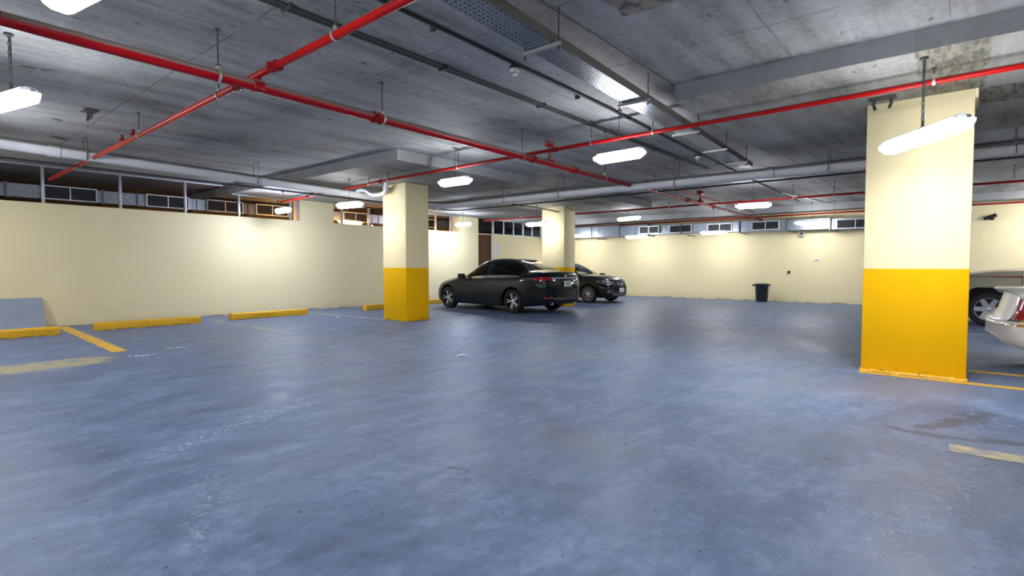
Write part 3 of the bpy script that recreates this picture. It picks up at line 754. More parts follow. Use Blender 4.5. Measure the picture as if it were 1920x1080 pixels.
for i, (X, lab) in enumerate([(-1.2, 'rod hanger on the red main beyond the left edge'), (0.30, 'rod hanger on the red main at the left edge of the view'), (2.02, 'rod hanger on the red main just left of the crossing branch'), (3.80, 'rod hanger on the red main, second from the left, mid-span'),
                              (6.42, 'rod hanger on the red main where the long branch crosses'), (9.0, 'rod hanger on the red main just past the upright outlet')]):
    hanger((X, mY(X), MZ), 0.05, (1, 0, 0), lab, gm)
for X, lab in [(11.3, 'rod hanger on the thinner red main before the white drain'), (12.6, 'rod hanger on the thinner red main after its first coupling'), (16.4, 'rod hanger on the thinner red main near the far lamps')]:
    hanger((X, mY(X), MZ), 0.037, (1, 0, 0), lab, 'rod hangers on the thinner red main')
for Y, X, lab in [(0.6, 2.343, 'rod hanger on the crossing red branch beyond the top edge'), (3.74, 2.353, 'rod hanger on the crossing red branch, top centre, nearest camera'), (5.95, 2.375, 'rod hanger on the crossing red branch just past the main'), (8.6, 2.396, 'rod hanger on the crossing red branch beside its sprinkler heads'), (12.0, 2.401, 'rod hanger on the crossing red branch close to the left wall')]:
    hanger((X, Y, 3.03), 0.034, (0, 1, 0), lab, 'rod hangers on the crossing red branch')
for Y, X, tp, lab in [(0.24, 6.69, DROP, 'short rod hanger on the long red branch by the big pillar'), (3.15, 6.77, SLAB, 'rod hanger on the long red branch beside the cable tray'), (4.1, 6.79, SLAB, 'rod hanger on the long red branch left of the cable tray'), (6.9, 6.87, SLAB, 'rod hanger on the long red branch left of the main'),
                      (9.0, 6.945, DROP, 'rod hanger on the long red branch above the middle pillar'), (9.75, 7.01, DROP, 'rod hanger on the long red branch by the drain elbow'), (12.4, 7.23, DROP, 'rod hanger on the long red branch near the left wall')]:
    hanger((X - .11, Y, 3.02), 0.029, (0, 1, 0), lab, 'rod hangers on the long red branch', tp)
for Y, lab in [(-0.8, 'rod hanger on the far red branch right of the big pillar'), (2.4, 'rod hanger on the far red branch left of the big pillar'), (3.3, 'rod hanger on the far red branch right of its lamp'), (6.6, 'rod hanger on the far red branch left of the main'), (8.6, 'rod hanger on the far red branch right of the far pillar'), (12.2, 'rod hanger on the far red branch left of the far pillar')]:
    hanger((15.1 + (0.06 if Y < 0 else 0), Y, 3.0), 0.027, (0, 1, 0), lab, 'rod hangers on the far red branch', DROP if Y > 7.72 else SLAB)
for X, lab in [(2.3, 'twin rod hanger on the white drain, left, where the branch crosses'), (5.05, 'twin rod hanger on the white drain, second from the left'), (8.6, 'twin rod hanger on the white drain behind the middle pillar')]:
    hanger((X, 10.95, 3.22 + dz * (X + 5)), 0.092, (1, 0, 0), lab, 'hangers on the left run of the white drain', DROP if X > 6.06 else SLAB, 0.115)
for Y, lab in [(8.6, 'twin rod hanger on the white drain right of the middle pillar'), (7.0, 'twin rod hanger on the white drain above the saloon'), (4.3, 'twin rod hanger on the white drain right of the red main'), (1.7, 'twin rod hanger on the white drain left of the big pillar'), (-0.55, 'twin rod hanger on the white drain right of the big pillar')]:
    hanger((10.02 + (10.95 - Y) * .0198, Y, 2.90), 0.092, (0, 1, 0), lab, 'hangers on the right run of the white drain', SLAB, 0.115)

# ------------------------------------------------------------------ pendant fluorescent lamps
def lamp(x, y, z, rz, label, L=0.74, top=SLAB, chain=False, mat='glow', W=0.085, cat='lamp', lean=(0, 0)):
    t = thing('pendant_lamp', label, cat, (x, y, z), radians(rz), group='hanging fluorescent lamps')
    h = L / 2
    # housing: shallow grey tray above, along local Y
    prof = [(-W * .80, .0), (-W * .72, .035), (-W * .35, .05), (W * .35, .05), (W * .72, .035), (W * .80, .0)]
    R = Matrix.Rotation(pi / 2, 4, 'X')       # local XY poly -> XZ, extrude along -Y
    MB().prism(prof, -h, h, R).build('housing', M['plastic_grey'], t, angle=30)
    m = MB(); pr = [(-W, .004), (-W * .98, -.038), (-W * .82, -.072), (-W * .45, -.09), (W * .45, -.09), (W * .82, -.072), (W * .98, -.038), (W, .004)]
    m.prism(pr, -h * .93, h * .93, R); m.build('diffuser', M[mat], t, angle=50)
    for s in (-1, 1):
        m = MB(); a, b = sorted((s * h * .93, s * (h + .055)))
        big = [(p[0] * 1.02, p[1]) for p in pr]; sm = [(p[0] * .72, p[1] * .55) for p in pr]
        n = len(pr); y0, y1 = s * h * .93, s * (h + .055)
        vs = [(p[0], y0, p[1]) for p in big] + [(p[0], y1, p[1]) for p in sm]
        m.add(vs, [tuple(range(n)), tuple(range(n, 2 * n))] + [(i, (i + 1) % n, n + (i + 1) % n, n + i) for i in range(n)])
        m.build('end_cap', M['endcap'], t, angle=50)
        MB().rbox((-.018, y1 - .02 if s > 0 else y1 - .006, .0), (.018, y1 + .006 if s > 0 else y1 + .02, .03), .004, 1).build('clip', M['plastic_grey'], t)
    H = top - z
    MB().rbox((-.012, -.05, .045), (.012, .05, .062), .004, 1).build('bracket', M['rod'], t)
    MB().lathe([(.035, H - .02), (.035, H)], 12).build('ceiling_rose', M['rod'], t)
    if chain:
        m = MB(); n = int((H - .09) / .034)
        for k in range(n + 1):
            zz = .065 + (H - .09) * k / n; A = Matrix.Translation((0, 0, zz)) @ Matrix.Rotation(pi / 2 * (k % 2), 4, 'Z')
            m.tube([A @ Vector((.009 * cos(a), 0, .022 * sin(a))) for a in [2 * pi * j / 8 for j in range(8)]], .0042, 6, closed=True)
        m.tube([(0.012, 0, .06), (.016, .01, H * .5), (.012, 0, H - .02)], .004, 6)
        m.build('chain', M['rod'], t)
    else:
        MB().cyl((0, 0, .055), (0, 0, H - .015), 0.005, 8).build('suspension_rod', M['rod'], t)
    return t
lamp(0.80, 3.66, 2.80, 10, 'glowing hanging lamp cut by the top edge, upper left', chain=True, L=0.74)
lamp(0.86, 6.60, 2.77, 14, 'glowing hanging lamp on a chain at the left edge, under the red main', chain=True, L=0.66)
lamp(6.20, 0.30, 2.46, -54, 'long slanted hanging lamp shining in front of the big right pillar', L=0.98, top=DROP, chain=True, mat='glow_full')
lamp(6.50, 3.56, 2.76, -3, 'bright hanging lamp right of the red main with a clear end cap', L=0.64)
lamp(6.64, 6.86, 2.77, 2, 'bright hanging lamp right of the middle pillar head', L=0.62)
lamp(6.74, 10.25, 2.62, 8, 'bright hanging lamp immediately left of the middle pillar', L=0.64, top=DROP, mat='glow_mid')
lamp(6.75, 13.20, 2.70, -3, 'small hanging lamp against the high opening, left of the pier', L=0.60, top=DROP, mat='glow_strong')
lamp(13.40, 13.45, 2.76, -1, 'hanging lamp on the pier above the dark saloon roof', L=0.60, top=DROP, mat='glow_strong')
lamp(13.35, 10.15, 2.60, 6, 'hanging lamp just left of the far pillar', L=0.66, top=DROP, mat='glow_weak')
lamp(16.45, 8.62, 2.90, -20, 'slanted hanging lamp right of the far pillar', L=0.95, top=SLAB, mat='glow_weak')
lamp(13.80, 3.90, 2.76, 8, 'far hanging lamp below the red valve branch, left of the big pillar', L=0.70)
lamp(19.50, 12.90, 2.60, 0, 'far hanging lamp touching the right side of the far pillar', L=0.85, mat='glow_mid')
lamp(19.50, 9.90, 2.46, 0, 'lowest far hanging lamp under the leftmost visible grille', L=0.78, mat='glow_mid')
lamp(19.50, 6.85, 2.50, 4, 'far hanging lamp under the third duct grille', L=0.80, mat='glow_mid')
lamp(19.50, 3.72, 2.70, 2, 'far hanging lamp glaring on the steel duct near the big pillar', L=0.85, mat='glow_mid')
# the same lamps carry on behind and beside the camera
for (x, y, rz, lab) in [(0.9, 0.3, 5, 'hanging lamp above and behind the camera'), (0.9, -3.2, 0, 'hanging lamp behind the camera on its right'), (-4.5, 6.6, 0, 'hanging lamp outside the view on the left'), (-4.5, 1.5, 0, 'hanging lamp far behind the camera'),
                        (6.6, -3.2, 0, 'hanging lamp out of view right of the big pillar'), (10.9, -2.6, 4, 'hanging lamp out of view above the white saloon'), (14.2, -2.9, 0, 'hanging lamp out of view above the off-roader'), (19.5, -1.8, 0, 'hanging lamp out of view by the back wall'), (18.2, 0.6, 0, 'hanging lamp hidden behind the big pillar')]:
    lamp(x, y, 2.75, rz, lab, L=0.78, mat='glow_weak' if (y < -2.7 and x < 9) or x == 18.2 else 'glow', top=DROP if (6 < x < 10.1 and y < 2.5) else SLAB)
lamp(0.85, 9.85, 2.75, 0, 'hanging lamp just outside the left edge near the wheel stop', L=0.78)
lamp(0.10, 12.85, 2.75, 0, 'hanging lamp outside the left edge close to the left wall', L=0.78)
# plant room lamps: one in view, three unseen ones added to light duct and walls
lamp(10.05, 15.25, 2.72, -75, 'orange glowing tube lamp inside the opening, left of the middle pillar', L=0.95, top=DROP, mat='glow_warm')
lamp(12.4, 15.1, 2.42, 88, 'unseen orange tube lamp added behind the left wall to light the plant room', L=0.9, top=DROP, mat='glow_unseen')  # added lamp, kept below the wall top so only its glow shows
lamp(7.6, 15.15, 2.42, 90, 'second unseen orange tube lamp added low behind the left wall', L=0.8, top=DROP, mat='glow_warm')
lamp(17.9, 15.7, 2.42, 90, 'unseen cool tube lamp set low behind the glazed transom to light its duct', L=0.9, mat='glow_strong')
t = thing('pendant_bulb', 'single warm bulb hanging in the opening beside the middle pillar', 'bulb', (10.75, 15.05, 2.60))
MB().lathe([(0.004, -.11), (.028, -.09), (.036, -.055), (.03, -.015), (.018, .02), (.016, .04)], 16).build('bulb_glass', M['bulb'], t)
m = MB(); m.lathe([(.018, .04), (.02, .09), (.006, .10)], 12); m.cyl((0, 0, .10), (0, 0, SLAB - 2.60), .004, 6); m.build('bulb_holder', M['black'], t)

# ------------------------------------------------------------------ ventilation ducts
def grille(parent, off, c, w, h, axis, name='vent_grille', mesh=False):
    # c: centre of front face, axis 'x' -> faces -Y (runs along X); 'y' -> faces -X (runs along Y)
    def P(u, v, d): return (c[0] + u, c[1] - d, c[2] + v) if axis == 'x' else (c[0] - d, c[1] + u, c[2] + v)
    def bx(m, u0, u1, v0, v1, d0, d1, r=.003):
        a = P(u0, v0, d0); b = P(u1, v1, d1); m.rbox([min(i, j) for i, j in zip(a, b)], [max(i, j) for i, j in zip(a, b)], r, 1)
    fr = .028; m = MB(off)
    bx(m, -w / 2, w / 2, h / 2 - fr, h / 2, -.01, .03); bx(m, -w / 2, w / 2, -h / 2, -h / 2 + fr, -.01, .03)
    bx(m, -w / 2, -w / 2 + fr, -h / 2, h / 2, -.01, .032); bx(m, w / 2 - fr, w / 2, -h / 2, h / 2, -.01, .032)
    bx(m, -.012, .012, -h / 2 + fr, h / 2 - fr, -.01, .026)
    g = m.build(name, M['grille'], parent, smooth=False)
    m = MB(off); bx(m, -w / 2 + fr * .6, w / 2 - fr * .6, -h / 2 + fr * .6, h / 2 - fr * .6, -.008, .004, .001); m.build('throat', M['void'], g, smooth=False)
    m = MB(off); n = 7
    for k in range(n):
        v = -h / 2 + fr + (h - 2 * fr) * (k + .5) / n
        bx(m, -w / 2 + fr, w / 2 - fr, v - .003, v + .003, .004, .020, .001)
    if mesh:
        q = int(w / .035)
        for k in range(1, q):
            u = -w / 2 + w * k / q; bx(m, u - .0025, u + .0025, -h / 2 + fr, h / 2 - fr, .004, .018, .001)
    m.build('blades', M['louvre'], g, smooth=False)
    return g
# plant room duct seen through the opening
t = thing('air_duct', 'galvanised air duct with white grilles inside the left wall opening', 'duct', (0, 15.95, 2.76)); off = t.location
MB(off).rbox((-3, 15.72, 2.76), (15.0, 16.25, 3.06), .006, 1).build('duct_body', M['galv'], t, smooth=False)
for (xc, w_, ms) in ((2.99, 1.0, True), (4.97, .98, False), (6.37, .96, False), (7.70, .98, False), (10.55, .95, False), (12.4, .95, False), (13.7, .9, False)):
    grille(t, off, (xc, 15.70, 2.915), w_, .32, 'x', mesh=ms)
for X in (1.9, 3.6, 4.3, 5.65, 7.0, 8.6, 9.6, 11.5):
    MB(off).rbox((X - .02, 15.70, 2.74), (X + .02, 16.27, 3.08), .003, 1).build('flange', M['galv_dark'], t, smooth=False)
for X in (0.5, 5.55, 9.3, 12.9):
    h = thing('duct_hanger', {0.5: 'steel rod hanger of the plant room duct, leftmost', 5.55: 'steel rod hanger of the plant room duct, second', 9.3: 'steel rod hanger of the plant room duct behind the pier', 12.9: 'steel rod hanger of the plant room duct, right end'}[X], 'hanger', (X, 15.985, 2.73), group='hangers of the plant room duct')
    for s in (-1, 1): MB().cyl((0, s * .315, -.02), (0, s * .315, (DROP if 6 < X < 10.1 or X > 12.2 else SLAB) - 2.73), .006, 8).build('rod', M['rod'], h)
    MB().rbox((-.02, -.34, -.025), (.02, .34, 0), .003, 1).build('strut', M['rod'], h)
pipe('plant_pipe', 'dark pipe along the plant room wall above the duct', 'pipe', [(-3, 18.2, 3.12), (14.9, 18.2, 3.12)], .05, M['thin_dark'])
# second duct beyond the glazed transom
t = thing('air_duct', 'pale steel duct behind the glass transom beside the door', 'duct', (17.9, 16.6, 2.80)); off = t.location
MB(off).rbox((15.5, 16.9, 2.72), (20.6, 17.5, 3.10), .006, 1).build('duct_body', M['galv'], t, smooth=False)
m = MB(off); m.add([(16.9, 16.8, 2.58), (18.2, 16.8, 2.58), (17.6, 16.8, 2.98), (16.9, 17.0, 2.58), (18.2, 17.0, 2.58), (17.6, 17.0, 2.98)], [(0, 1, 2), (5, 4, 3), (0, 3, 4, 1), (1, 4, 5, 2), (2, 5, 3, 0)])
m.build('duct_offset', M['galv'], t, smooth=False)

# duct along the back wall
t = thing('air_duct', 'galvanised air duct with white grilles along the top of the back wall', 'duct', (20.6, 7.5, 2.54)); off = t.location
secs = [(11.05, 14.2, 20.26, 2.52, 3.0), (9.75, 11.05, 20.30, 2.52, 2.96), (8.40, 9.75, 20.33, 2.54, 2.91), (6.20, 8.40, 20.36, 2.53, 2.90), (4.62, 6.20, 20.30, 2.50, 2.885), (3.32, 4.62, 20.34, 2.50, 2.86), (1.75, 3.32, 20.34, 2.47, 2.83)]
for (a, b, xf, z0, z1) in secs:
    MB(off).rbox((xf, a + .012, z0), (20.86, b - .012, z1), .004, 1).build('duct_section', M['galv'], t, smooth=False)
for Y, z0, z1 in ((11.05, 2.50, 3.01), (9.75, 2.50, 2.97), (8.40, 2.52, 2.92), (6.20, 2.48, 2.91), (4.62, 2.47, 2.895), (3.32, 2.44, 2.87), (12.4, 2.50, 3.01)):
    MB(off).rbox((20.23, Y - .018, z0), (20.88, Y + .018, z1), .003, 1).build('flange', M['galv_dark'], t, smooth=False)
for (yc, w_, xf, zc) in ((9.72 - .02, .86, 20.24, 2.735), (8.41 - .0, .90, 20.30, 2.725), (6.92, .90, 20.34, 2.70), (5.31, .91, 20.28, 2.70), (2.62, 1.05, 20.32, 2.635)):
    grille(t, off, (xf, yc, zc), w_, .31, 'y')
for i, Y in enumerate((12.0, 10.3, 8.05, 6.05, 4.45, 3.2)):
    h = thing('duct_hanger', ['steel hanger of the back wall duct, leftmost near the far pillar', 'steel hanger of the back wall duct left of its first grille', 'steel hanger of the back wall duct right of its second grille', 'steel hanger of the back wall duct left of its fourth grille', 'steel hanger of the back wall duct right of its fourth grille', 'steel hanger of the back wall duct nearest the big pillar'][i], 'hanger', (20.55, Y, 2.46), group='hangers of the back wall duct')
    MB().rbox((-.40, -.02, -.025), (.30, .02, .0), .003, 1).build('strut', M['rod'], h)
    for s in (-.37, ): MB().cyl((s, 0, -.05), (s, 0, (3.13 if s > -.25 else SLAB) - 2.46), .006, 8).build('rod', M['rod'], h)

# ------------------------------------------------------------------ small things on walls
def wall_cam(loc, label, dome):
    t = thing('security_camera', label, 'camera', loc)
    if dome:
        MB().lathe([(.055, 0), (.055, .02), (.05, .03)], 16, Matrix.Rotation(-pi / 2, 4, 'Y')).build('wall_plate', M['plastic_white'], t)
        MB().tube([(-.02, 0, 0), (-.10, 0, -.01), (-.15, 0, .02)], .018, 10).build('bracket_arm', M['plastic_grey'], t)
        A = Matrix.Translation((-.17, 0, -.01)) @ Matrix.Rotation(radians(-72), 4, 'Y')
        MB().lathe([(.045, -.07), (.075, -.06), (.08, .05), (.07, .07), (.06, .075)], 20, A).build('camera_body', M['plastic_grey'], t)
        MB().lathe([(.055, .072), (.045, .088), (.02, .095)], 16, A).build('lens', M['black'], t)
    else:
        MB().rbox((-.03, -.06, -.06), (0, .06, .06), .01).build('wall_plate', M['black'], t)
        MB().tube([(-.02, 0, 0), (-.09, 0, -.03), (-.13, 0, -.01)], .02, 8).build('bracket_arm', M['black'], t)
        A = Matrix.Translation((-.16, .05, 0.02)) @ Matrix.Rotation(radians(70), 4, 'X') @ Matrix.Rotation(radians(-25), 4, 'Y')
        MB().lathe([(.035, -.14), (.05, -.13), (.05, .13), (.058, .135), (.058, .15), (.03, .15)], 16, A).build('camera_body', M['black'], t)
    return t
wall_cam((XB, 4.23, 2.38), 'grey security camera on the back wall under the steel duct', True)
wall_cam((XB, -0.66, 2.66), 'small black security camera high on the wall right of the big pillar', False)
t = thing('light_switch', 'small pale switch box with a thin surface cable on the back wall', 'switch', (XB, 3.80, 1.49))
MB().rbox((-.035, -.075, -.045), (0, .075, .045), .008).build('switch_box', M['plastic_white'], t)
MB().rbox((-.042, -.03, -.025), (-.033, .03, .025), .003).build('rocker', M['plastic_grey'], t)
MB().rbox((-.012, -.09, .0), (0, -.075, 1.0), .003).build('cable_duct', M['plastic_white'], t)
t = thing('wall_hook', 'tiny dark bracket stuck on the back wall, right of the bin', 'hook', (XB, 4.66, 1.06))
m = MB(); m.lathe([(.045, 0), (.05, .02), (.02, .035)], 10, Matrix.Rotation(-pi / 2, 4, 'Y')); m.tube([(-.02, .0, 0), (-.05, .03, -.05), (-.03, .07, -.10)], .008, 6); m.build('hook_body', M['black'], t)
t = thing('wall_notice', 'small white paper notice on the wall right of the brown door', 'notice', (16.36, YW, 1.92))
m = MB(); m.box((-.15, -.006, -.27), (.15, -.001, .27)); m.build('sheet', M['paper'], t, smooth=False)
m = MB()
for k in range(9): m.box((-.11, -.008, .19 - k * .048), (.11 - .03 * (k % 3), -.006, .205 - k * .048))
m.build('printed_text', M['ink'], t, smooth=False)

# refuse bin
t = thing('refuse_bin', 'dark plastic refuse bin standing against the back wall', 'bin', (20.40, 5.42, 0))
MB().lathe([(.165, 0), (.185, .012), (.19, .03), (.225, .56), (.232, .575), (.232, .60)], 32).build('bin_body', M['plastic_black'], t)
m = MB(); m.lathe([(.262, .585), (.268, .595), (.268, .618), (.245, .640), (.15, .655), (.05, .66)], 32); m.build('lid', M['plastic_black'], t)
for s in (-1, 1):
    m = MB(); m.rbox((-.055, s * .262 - .02, .555), (.055, s * .262 + .035 * s + .02, .615), .012); m.build('handle', M['plastic_black'], t)
for k in range(2): MB().lathe([(.200 + .011 * k, .16 + .16 * k), (.212 + .011 * k, .165 + .16 * k), (.212 + .011 * k, .18 + .16 * k), (.200 + .011 * k, .185 + .16 * k)], 32, close=True).build('rib', M['plastic_black'], t)

# board leaning on the left wall
t = thing('leaning_board', 'blue grey board leaning on the left wall behind the first wheel stop', 'board', (1.55, 14.25, 0))
lean = Matrix.Translation((0, -.05, 0.012)) @ Matrix.Rotation(radians(-22), 4, 'X')
MB().rbox((-.66, 0, 0), (.70, .022, .655), .004, 1, lean).build('sheet', M['panel'], t)
m = MB(); m.rbox((-.69, -.002, 0), (-.66, .026, .658), .003, 1, lean); m.build('edge_strip', M['panel_edge'], t)

# rust stained bracket stubs on the ceiling
def stub(loc, label):
    t = thing('anchor_bracket', label, 'bracket', loc); t.scale = (1.3, 1.3, 1.3)
    m = MB(); m.rbox((-.06, -.10, -.012), (.06, .10, 0), .004, 1); m.build('base_plate', M['thin_dark'], t)
    for s in (-1, 1):
        m = MB(); m.tube([(0, s * .055, -.008), (.0, s * .065, -.05), (-.01, s * .05, -.10)], .012, 8); m.build('prong', M['rod'], t)
stub((1.95, 9.0, SLAB), 'small two pronged bracket on the slab above the left drain')
stub((7.36, 0.72, DROP), 'small two pronged bracket beside the head of the big pillar')

# litter on the floor
def scrap(x, y, s, label, seed):
    random.seed(seed); m = MB(); n = 9
    pts = [(s * (0.6 + .4 * random.random()) * cos(2 * pi * k / n), s * .7 * (0.6 + .4 * random.random()) * sin(2 * pi * k / n), .004 + .012 * random.random()) for k in range(n)]
    vs = [(x + a, y + b, c) for a, b, c in pts] + [(x + a * .9, y + b * .9, .001) for a, b, c in pts] + [(x, y, .022)]
    m.add(vs, [(k, (k + 1) % n, 2 * n) for k in range(n)] + [(k, n + k, n + (k + 1) % n, (k + 1) % n) for k in range(n)] + [tuple(range(2 * n - 1, n - 1, -1))])
    tag(m.build('paper_scrap', M['paper'], None), label, 'litter', 'scraps of white litter')
scrap(5.30, 5.35, .07, 'white crumpled scrap on the floor in front of the dark saloon', 4)
scrap(7.35, 11.75, .05, 'tiny white scrap left of the middle pillar foot', 6)

# ------------------------------------------------------------------ cars
def pchip(xs, ys, x):
    n = len(xs)
    if x <= xs[0]: return ys[0]
    if x >= xs[-1]: return ys[-1]
    h = [xs[i + 1] - xs[i] for i in range(n - 1)]; d = [(ys[i + 1] - ys[i]) / h[i] for i in range(n - 1)]
    def slope(i):
        if i == 0: return d[0]
        if i == n - 1: return d[-1]
        if d[i - 1] * d[i] <= 0: return 0
        w1 = 2 * h[i] + h[i - 1]; w2 = h[i] + 2 * h[i - 1]
        return (w1 + w2) / (w1 / d[i - 1] + w2 / d[i])
    for i in range(n - 1):
        if x <= xs[i + 1]:
            t = (x - xs[i]) / h[i]; m0, m1 = slope(i) * h[i], slope(i + 1) * h[i]
            return (2 * t ** 3 - 3 * t * t + 1) * ys[i] + (t ** 3 - 2 * t * t + t) * m0 + (-2 * t ** 3 + 3 * t * t) * ys[i + 1] + (t ** 3 - t * t) * m1
def smooth01(t): t = max(0, min(1, t)); return t * t * (3 - 2 * t)

# table rows: x, z0, y1,z1, y2,z2, y3,z3, y4,z4, y5,z5
SALOON = [
 (-2.495, .72, .42, .715, .55, .69, .60, .58, .59, .46, .52, .38),
 (-2.47, .86, .50, .855, .64, .83, .70, .66, .69, .42, .62, .31),
 (-2.42, 1.00, .58, .985, .70, .94, .77, .74, .76, .40, .70, .27),
 (-2.33, 1.075, .64, 1.06, .76, .99, .83, .76, .82, .39, .76, .25),
 (-2.15, 1.09, .68, 1.075, .81, 1.01, .87, .77, .86, .37, .80, .22),
 (-1.98, 1.11, .665, 1.085, .83, 1.015, .89, .76, .885, .36, .83, .20),
 (-1.70, 1.245, .61, 1.205, .84, 1.01, .905, .74, .90, .36, .85, .18),
 (-1.40, 1.36, .575, 1.315, .85, 1.00, .912, .72, .905, .36, .855, .18),
 (-1.10, 1.425, .56, 1.38, .86, .99, .915, .71, .905, .36, .86, .18),
 (-.60, 1.455, .57, 1.41, .87, .975, .918, .70, .905, .36, .86, .18),
 (-.15, 1.435, .59, 1.385, .87, .965, .918, .69, .905, .36, .86, .18),
 (.15, 1.345, .62, 1.295, .87, .955, .918, .69, .905, .36, .86, .18),
 (.50, 1.185, .68, 1.13, .87, .945, .918, .68, .905, .36, .86, .18),
 (.86, 1.02, .745, .985, .86, .925, .917, .67, .905, .36, .86, .18),
 (1.10, .985, .74, .965, .86, .905, .917, .67, .905, .36, .86, .18),
 (1.50, .935, .70, .92, .85, .855, .912, .64, .90, .36, .84, .18),
 (1.90, .865, .62, .855, .80, .79, .875, .59, .865, .34, .80, .19),
 (2.15, .80, .54, .79, .71, .72, .80, .55, .79, .32, .70, .20),
 (2.30, .72, .44, .71, .58, .65, .67, .51, .66, .31, .58, .22),
 (2.375, .60, .32, .595, .44, .565, .52, .48, .51, .35, .45, .28)]
COMPACT = [
 (-2.30, .75, .42, .745, .55, .71, .60, .58, .59, .46, .52, .38),
 (-2.26, .90, .52, .89, .66, .84, .72, .66, .71, .42, .64, .31),
 (-2.15, 1.06, .62, 1.04, .75, .97, .82, .74, .81, .40, .75, .26),
 (-1.95, 1.10, .66, 1.08, .82, .99, .87, .74, .86, .37, .81, .22),
 (-1.60, 1.28, .61, 1.23, .83, .98, .89, .72, .88, .36, .83, .19),
 (-1.20, 1.42, .58, 1.37, .84, .97, .895, .71, .885, .36, .84, .18),
 (-.60, 1.475, .585, 1.43, .85, .96, .90, .70, .885, .36, .84, .18),
 (-.10, 1.455, .60, 1.40, .85, .95, .90, .69, .885, .36, .84, .18),
 (.30, 1.33, .64, 1.275, .85, .94, .90, .68, .885, .36, .84, .18),
 (.70, 1.155, .70, 1.10, .85, .93, .90, .67, .885, .36, .84, .18),
 (1.02, 1.03, .745, .985, .845, .905, .90, .67, .885, .36, .84, .18),
 (1.30, .985, .73, .955, .84, .88, .90, .65, .885, .36, .83, .18),
 (1.70, .92, .67, .895, .81, .81, .88, .61, .87, .34, .80, .19),
 (1.95, .86, .58, .835, .73, .74, .815, .57, .80, .32, .72, .20),
 (2.10, .78, .48, .755, .61, .68, .69, .53, .68, .31, .60, .22),
 (2.17, .64, .36, .63, .46, .595, .54, .50, .53, .35, .47, .28)]
LIMO = [
 (-2.665, .58, .40, .58, .50, .575, .56, .50, .55, .44, .48, .40),
 (-2.655, .605, .56, .605, .66, .595, .71, .50, .70, .41, .62, .36),
 (-2.63, .625, .66, .625, .75, .61, .79, .50, .78, .39, .70, .335),
 (-2.59, .635, .72, .635, .82, .62, .855, .50, .845, .375, .77, .315),
 (-2.545, .64, .75, .64, .85, .625, .885, .505, .875, .37, .80, .30),
 (-2.535, .66, .72, .655, .82, .635, .885, .52, .875, .37, .80, .295),
 (-2.515, .86, .68, .85, .79, .80, .86, .62, .875, .37, .80, .285),
 (-2.46, 1.00, .72, .99, .84, .94, .89, .70, .885, .36, .82, .26),
 (-2.30, 1.045, .74, 1.03, .87, .96, .91, .72, .90, .36, .84, .22),
 (-1.80, 1.07, .73, 1.05, .88, .975, .92, .72, .91, .36, .86, .20),
 (-1.55, 1.20, .66, 1.16, .88, .98, .925, .72, .915, .36, .86, .19),
 (-1.20, 1.38, .61, 1.34, .88, .98, .93, .72, .915, .36, .86, .19),
 (-.70, 1.455, .60, 1.42, .88, .975, .93, .71, .915, .36, .86, .19),
 (-.10, 1.45, .62, 1.41, .88, .97, .93, .70, .915, .36, .86, .19),
 (.25, 1.34, .65, 1.295, .88, .96, .93, .70, .915, .36, .86, .19),
 (.80, 1.06, .74, 1.03, .88, .94, .93, .69, .915, .36, .86, .19),
 (1.10, 1.00, .76, .985, .87, .92, .93, .68, .915, .36, .86, .19),
 (1.80, .95, .74, .94, .86, .87, .92, .66, .91, .36, .84, .19),
 (2.25, .88, .70, .87, .82, .80, .89, .60, .88, .34, .80, .20),
 (2.48, .78, .60, .775, .72, .72, .78, .54, .77, .33, .70, .24),
 (2.56, .64, .48, .635, .58, .61, .64, .50, .63, .36, .56, .29)]
OFFROAD = [
 (-2.42, 1.00, .62, .99, .72, .96, .76, .80, .75, .56, .68, .48),
 (-2.38, 1.30, .70, 1.28, .80, 1.15, .84, .90, .83, .52, .76, .44),
 (-2.30, 1.66, .66, 1.62, .84, 1.18, .89, .92, .88, .50, .82, .42),
 (-2.15, 1.76, .66, 1.72, .86, 1.19, .91, .92, .90, .50, .86, .40),
 (-1.20, 1.80, .67, 1.76, .87, 1.19, .92, .92, .91, .50, .87, .40),
 (-.20, 1.79, .67, 1.74, .87, 1.18, .92, .92, .91, .50, .87, .40),
 (.20, 1.70, .68, 1.65, .87, 1.175, .92, .92, .91, .50, .87, .40),
 (.55, 1.44, .72, 1.39, .87, 1.165, .92, .92, .91, .50, .87, .40),
 (.86, 1.27, .77, 1.22, .86, 1.15, .92, .92, .91, .50, .87, .40),
 (1.20, 1.24, .77, 1.205, .86, 1.12, .92, .90, .91, .50, .86, .40),
 (1.80, 1.17, .74, 1.14, .84, 1.06, .91, .86, .90, .50, .84, .40),
 (2.10, 1.09, .70, 1.06, .79, .98, .86, .80, .85, .48, .78, .40),
 (2.24, .96, .58, .94, .66, .88, .72, .74, .71, .48, .64, .42),
 (2.30, .80, .46, .79, .52, .76, .58, .70, .57, .52, .50, .46)]

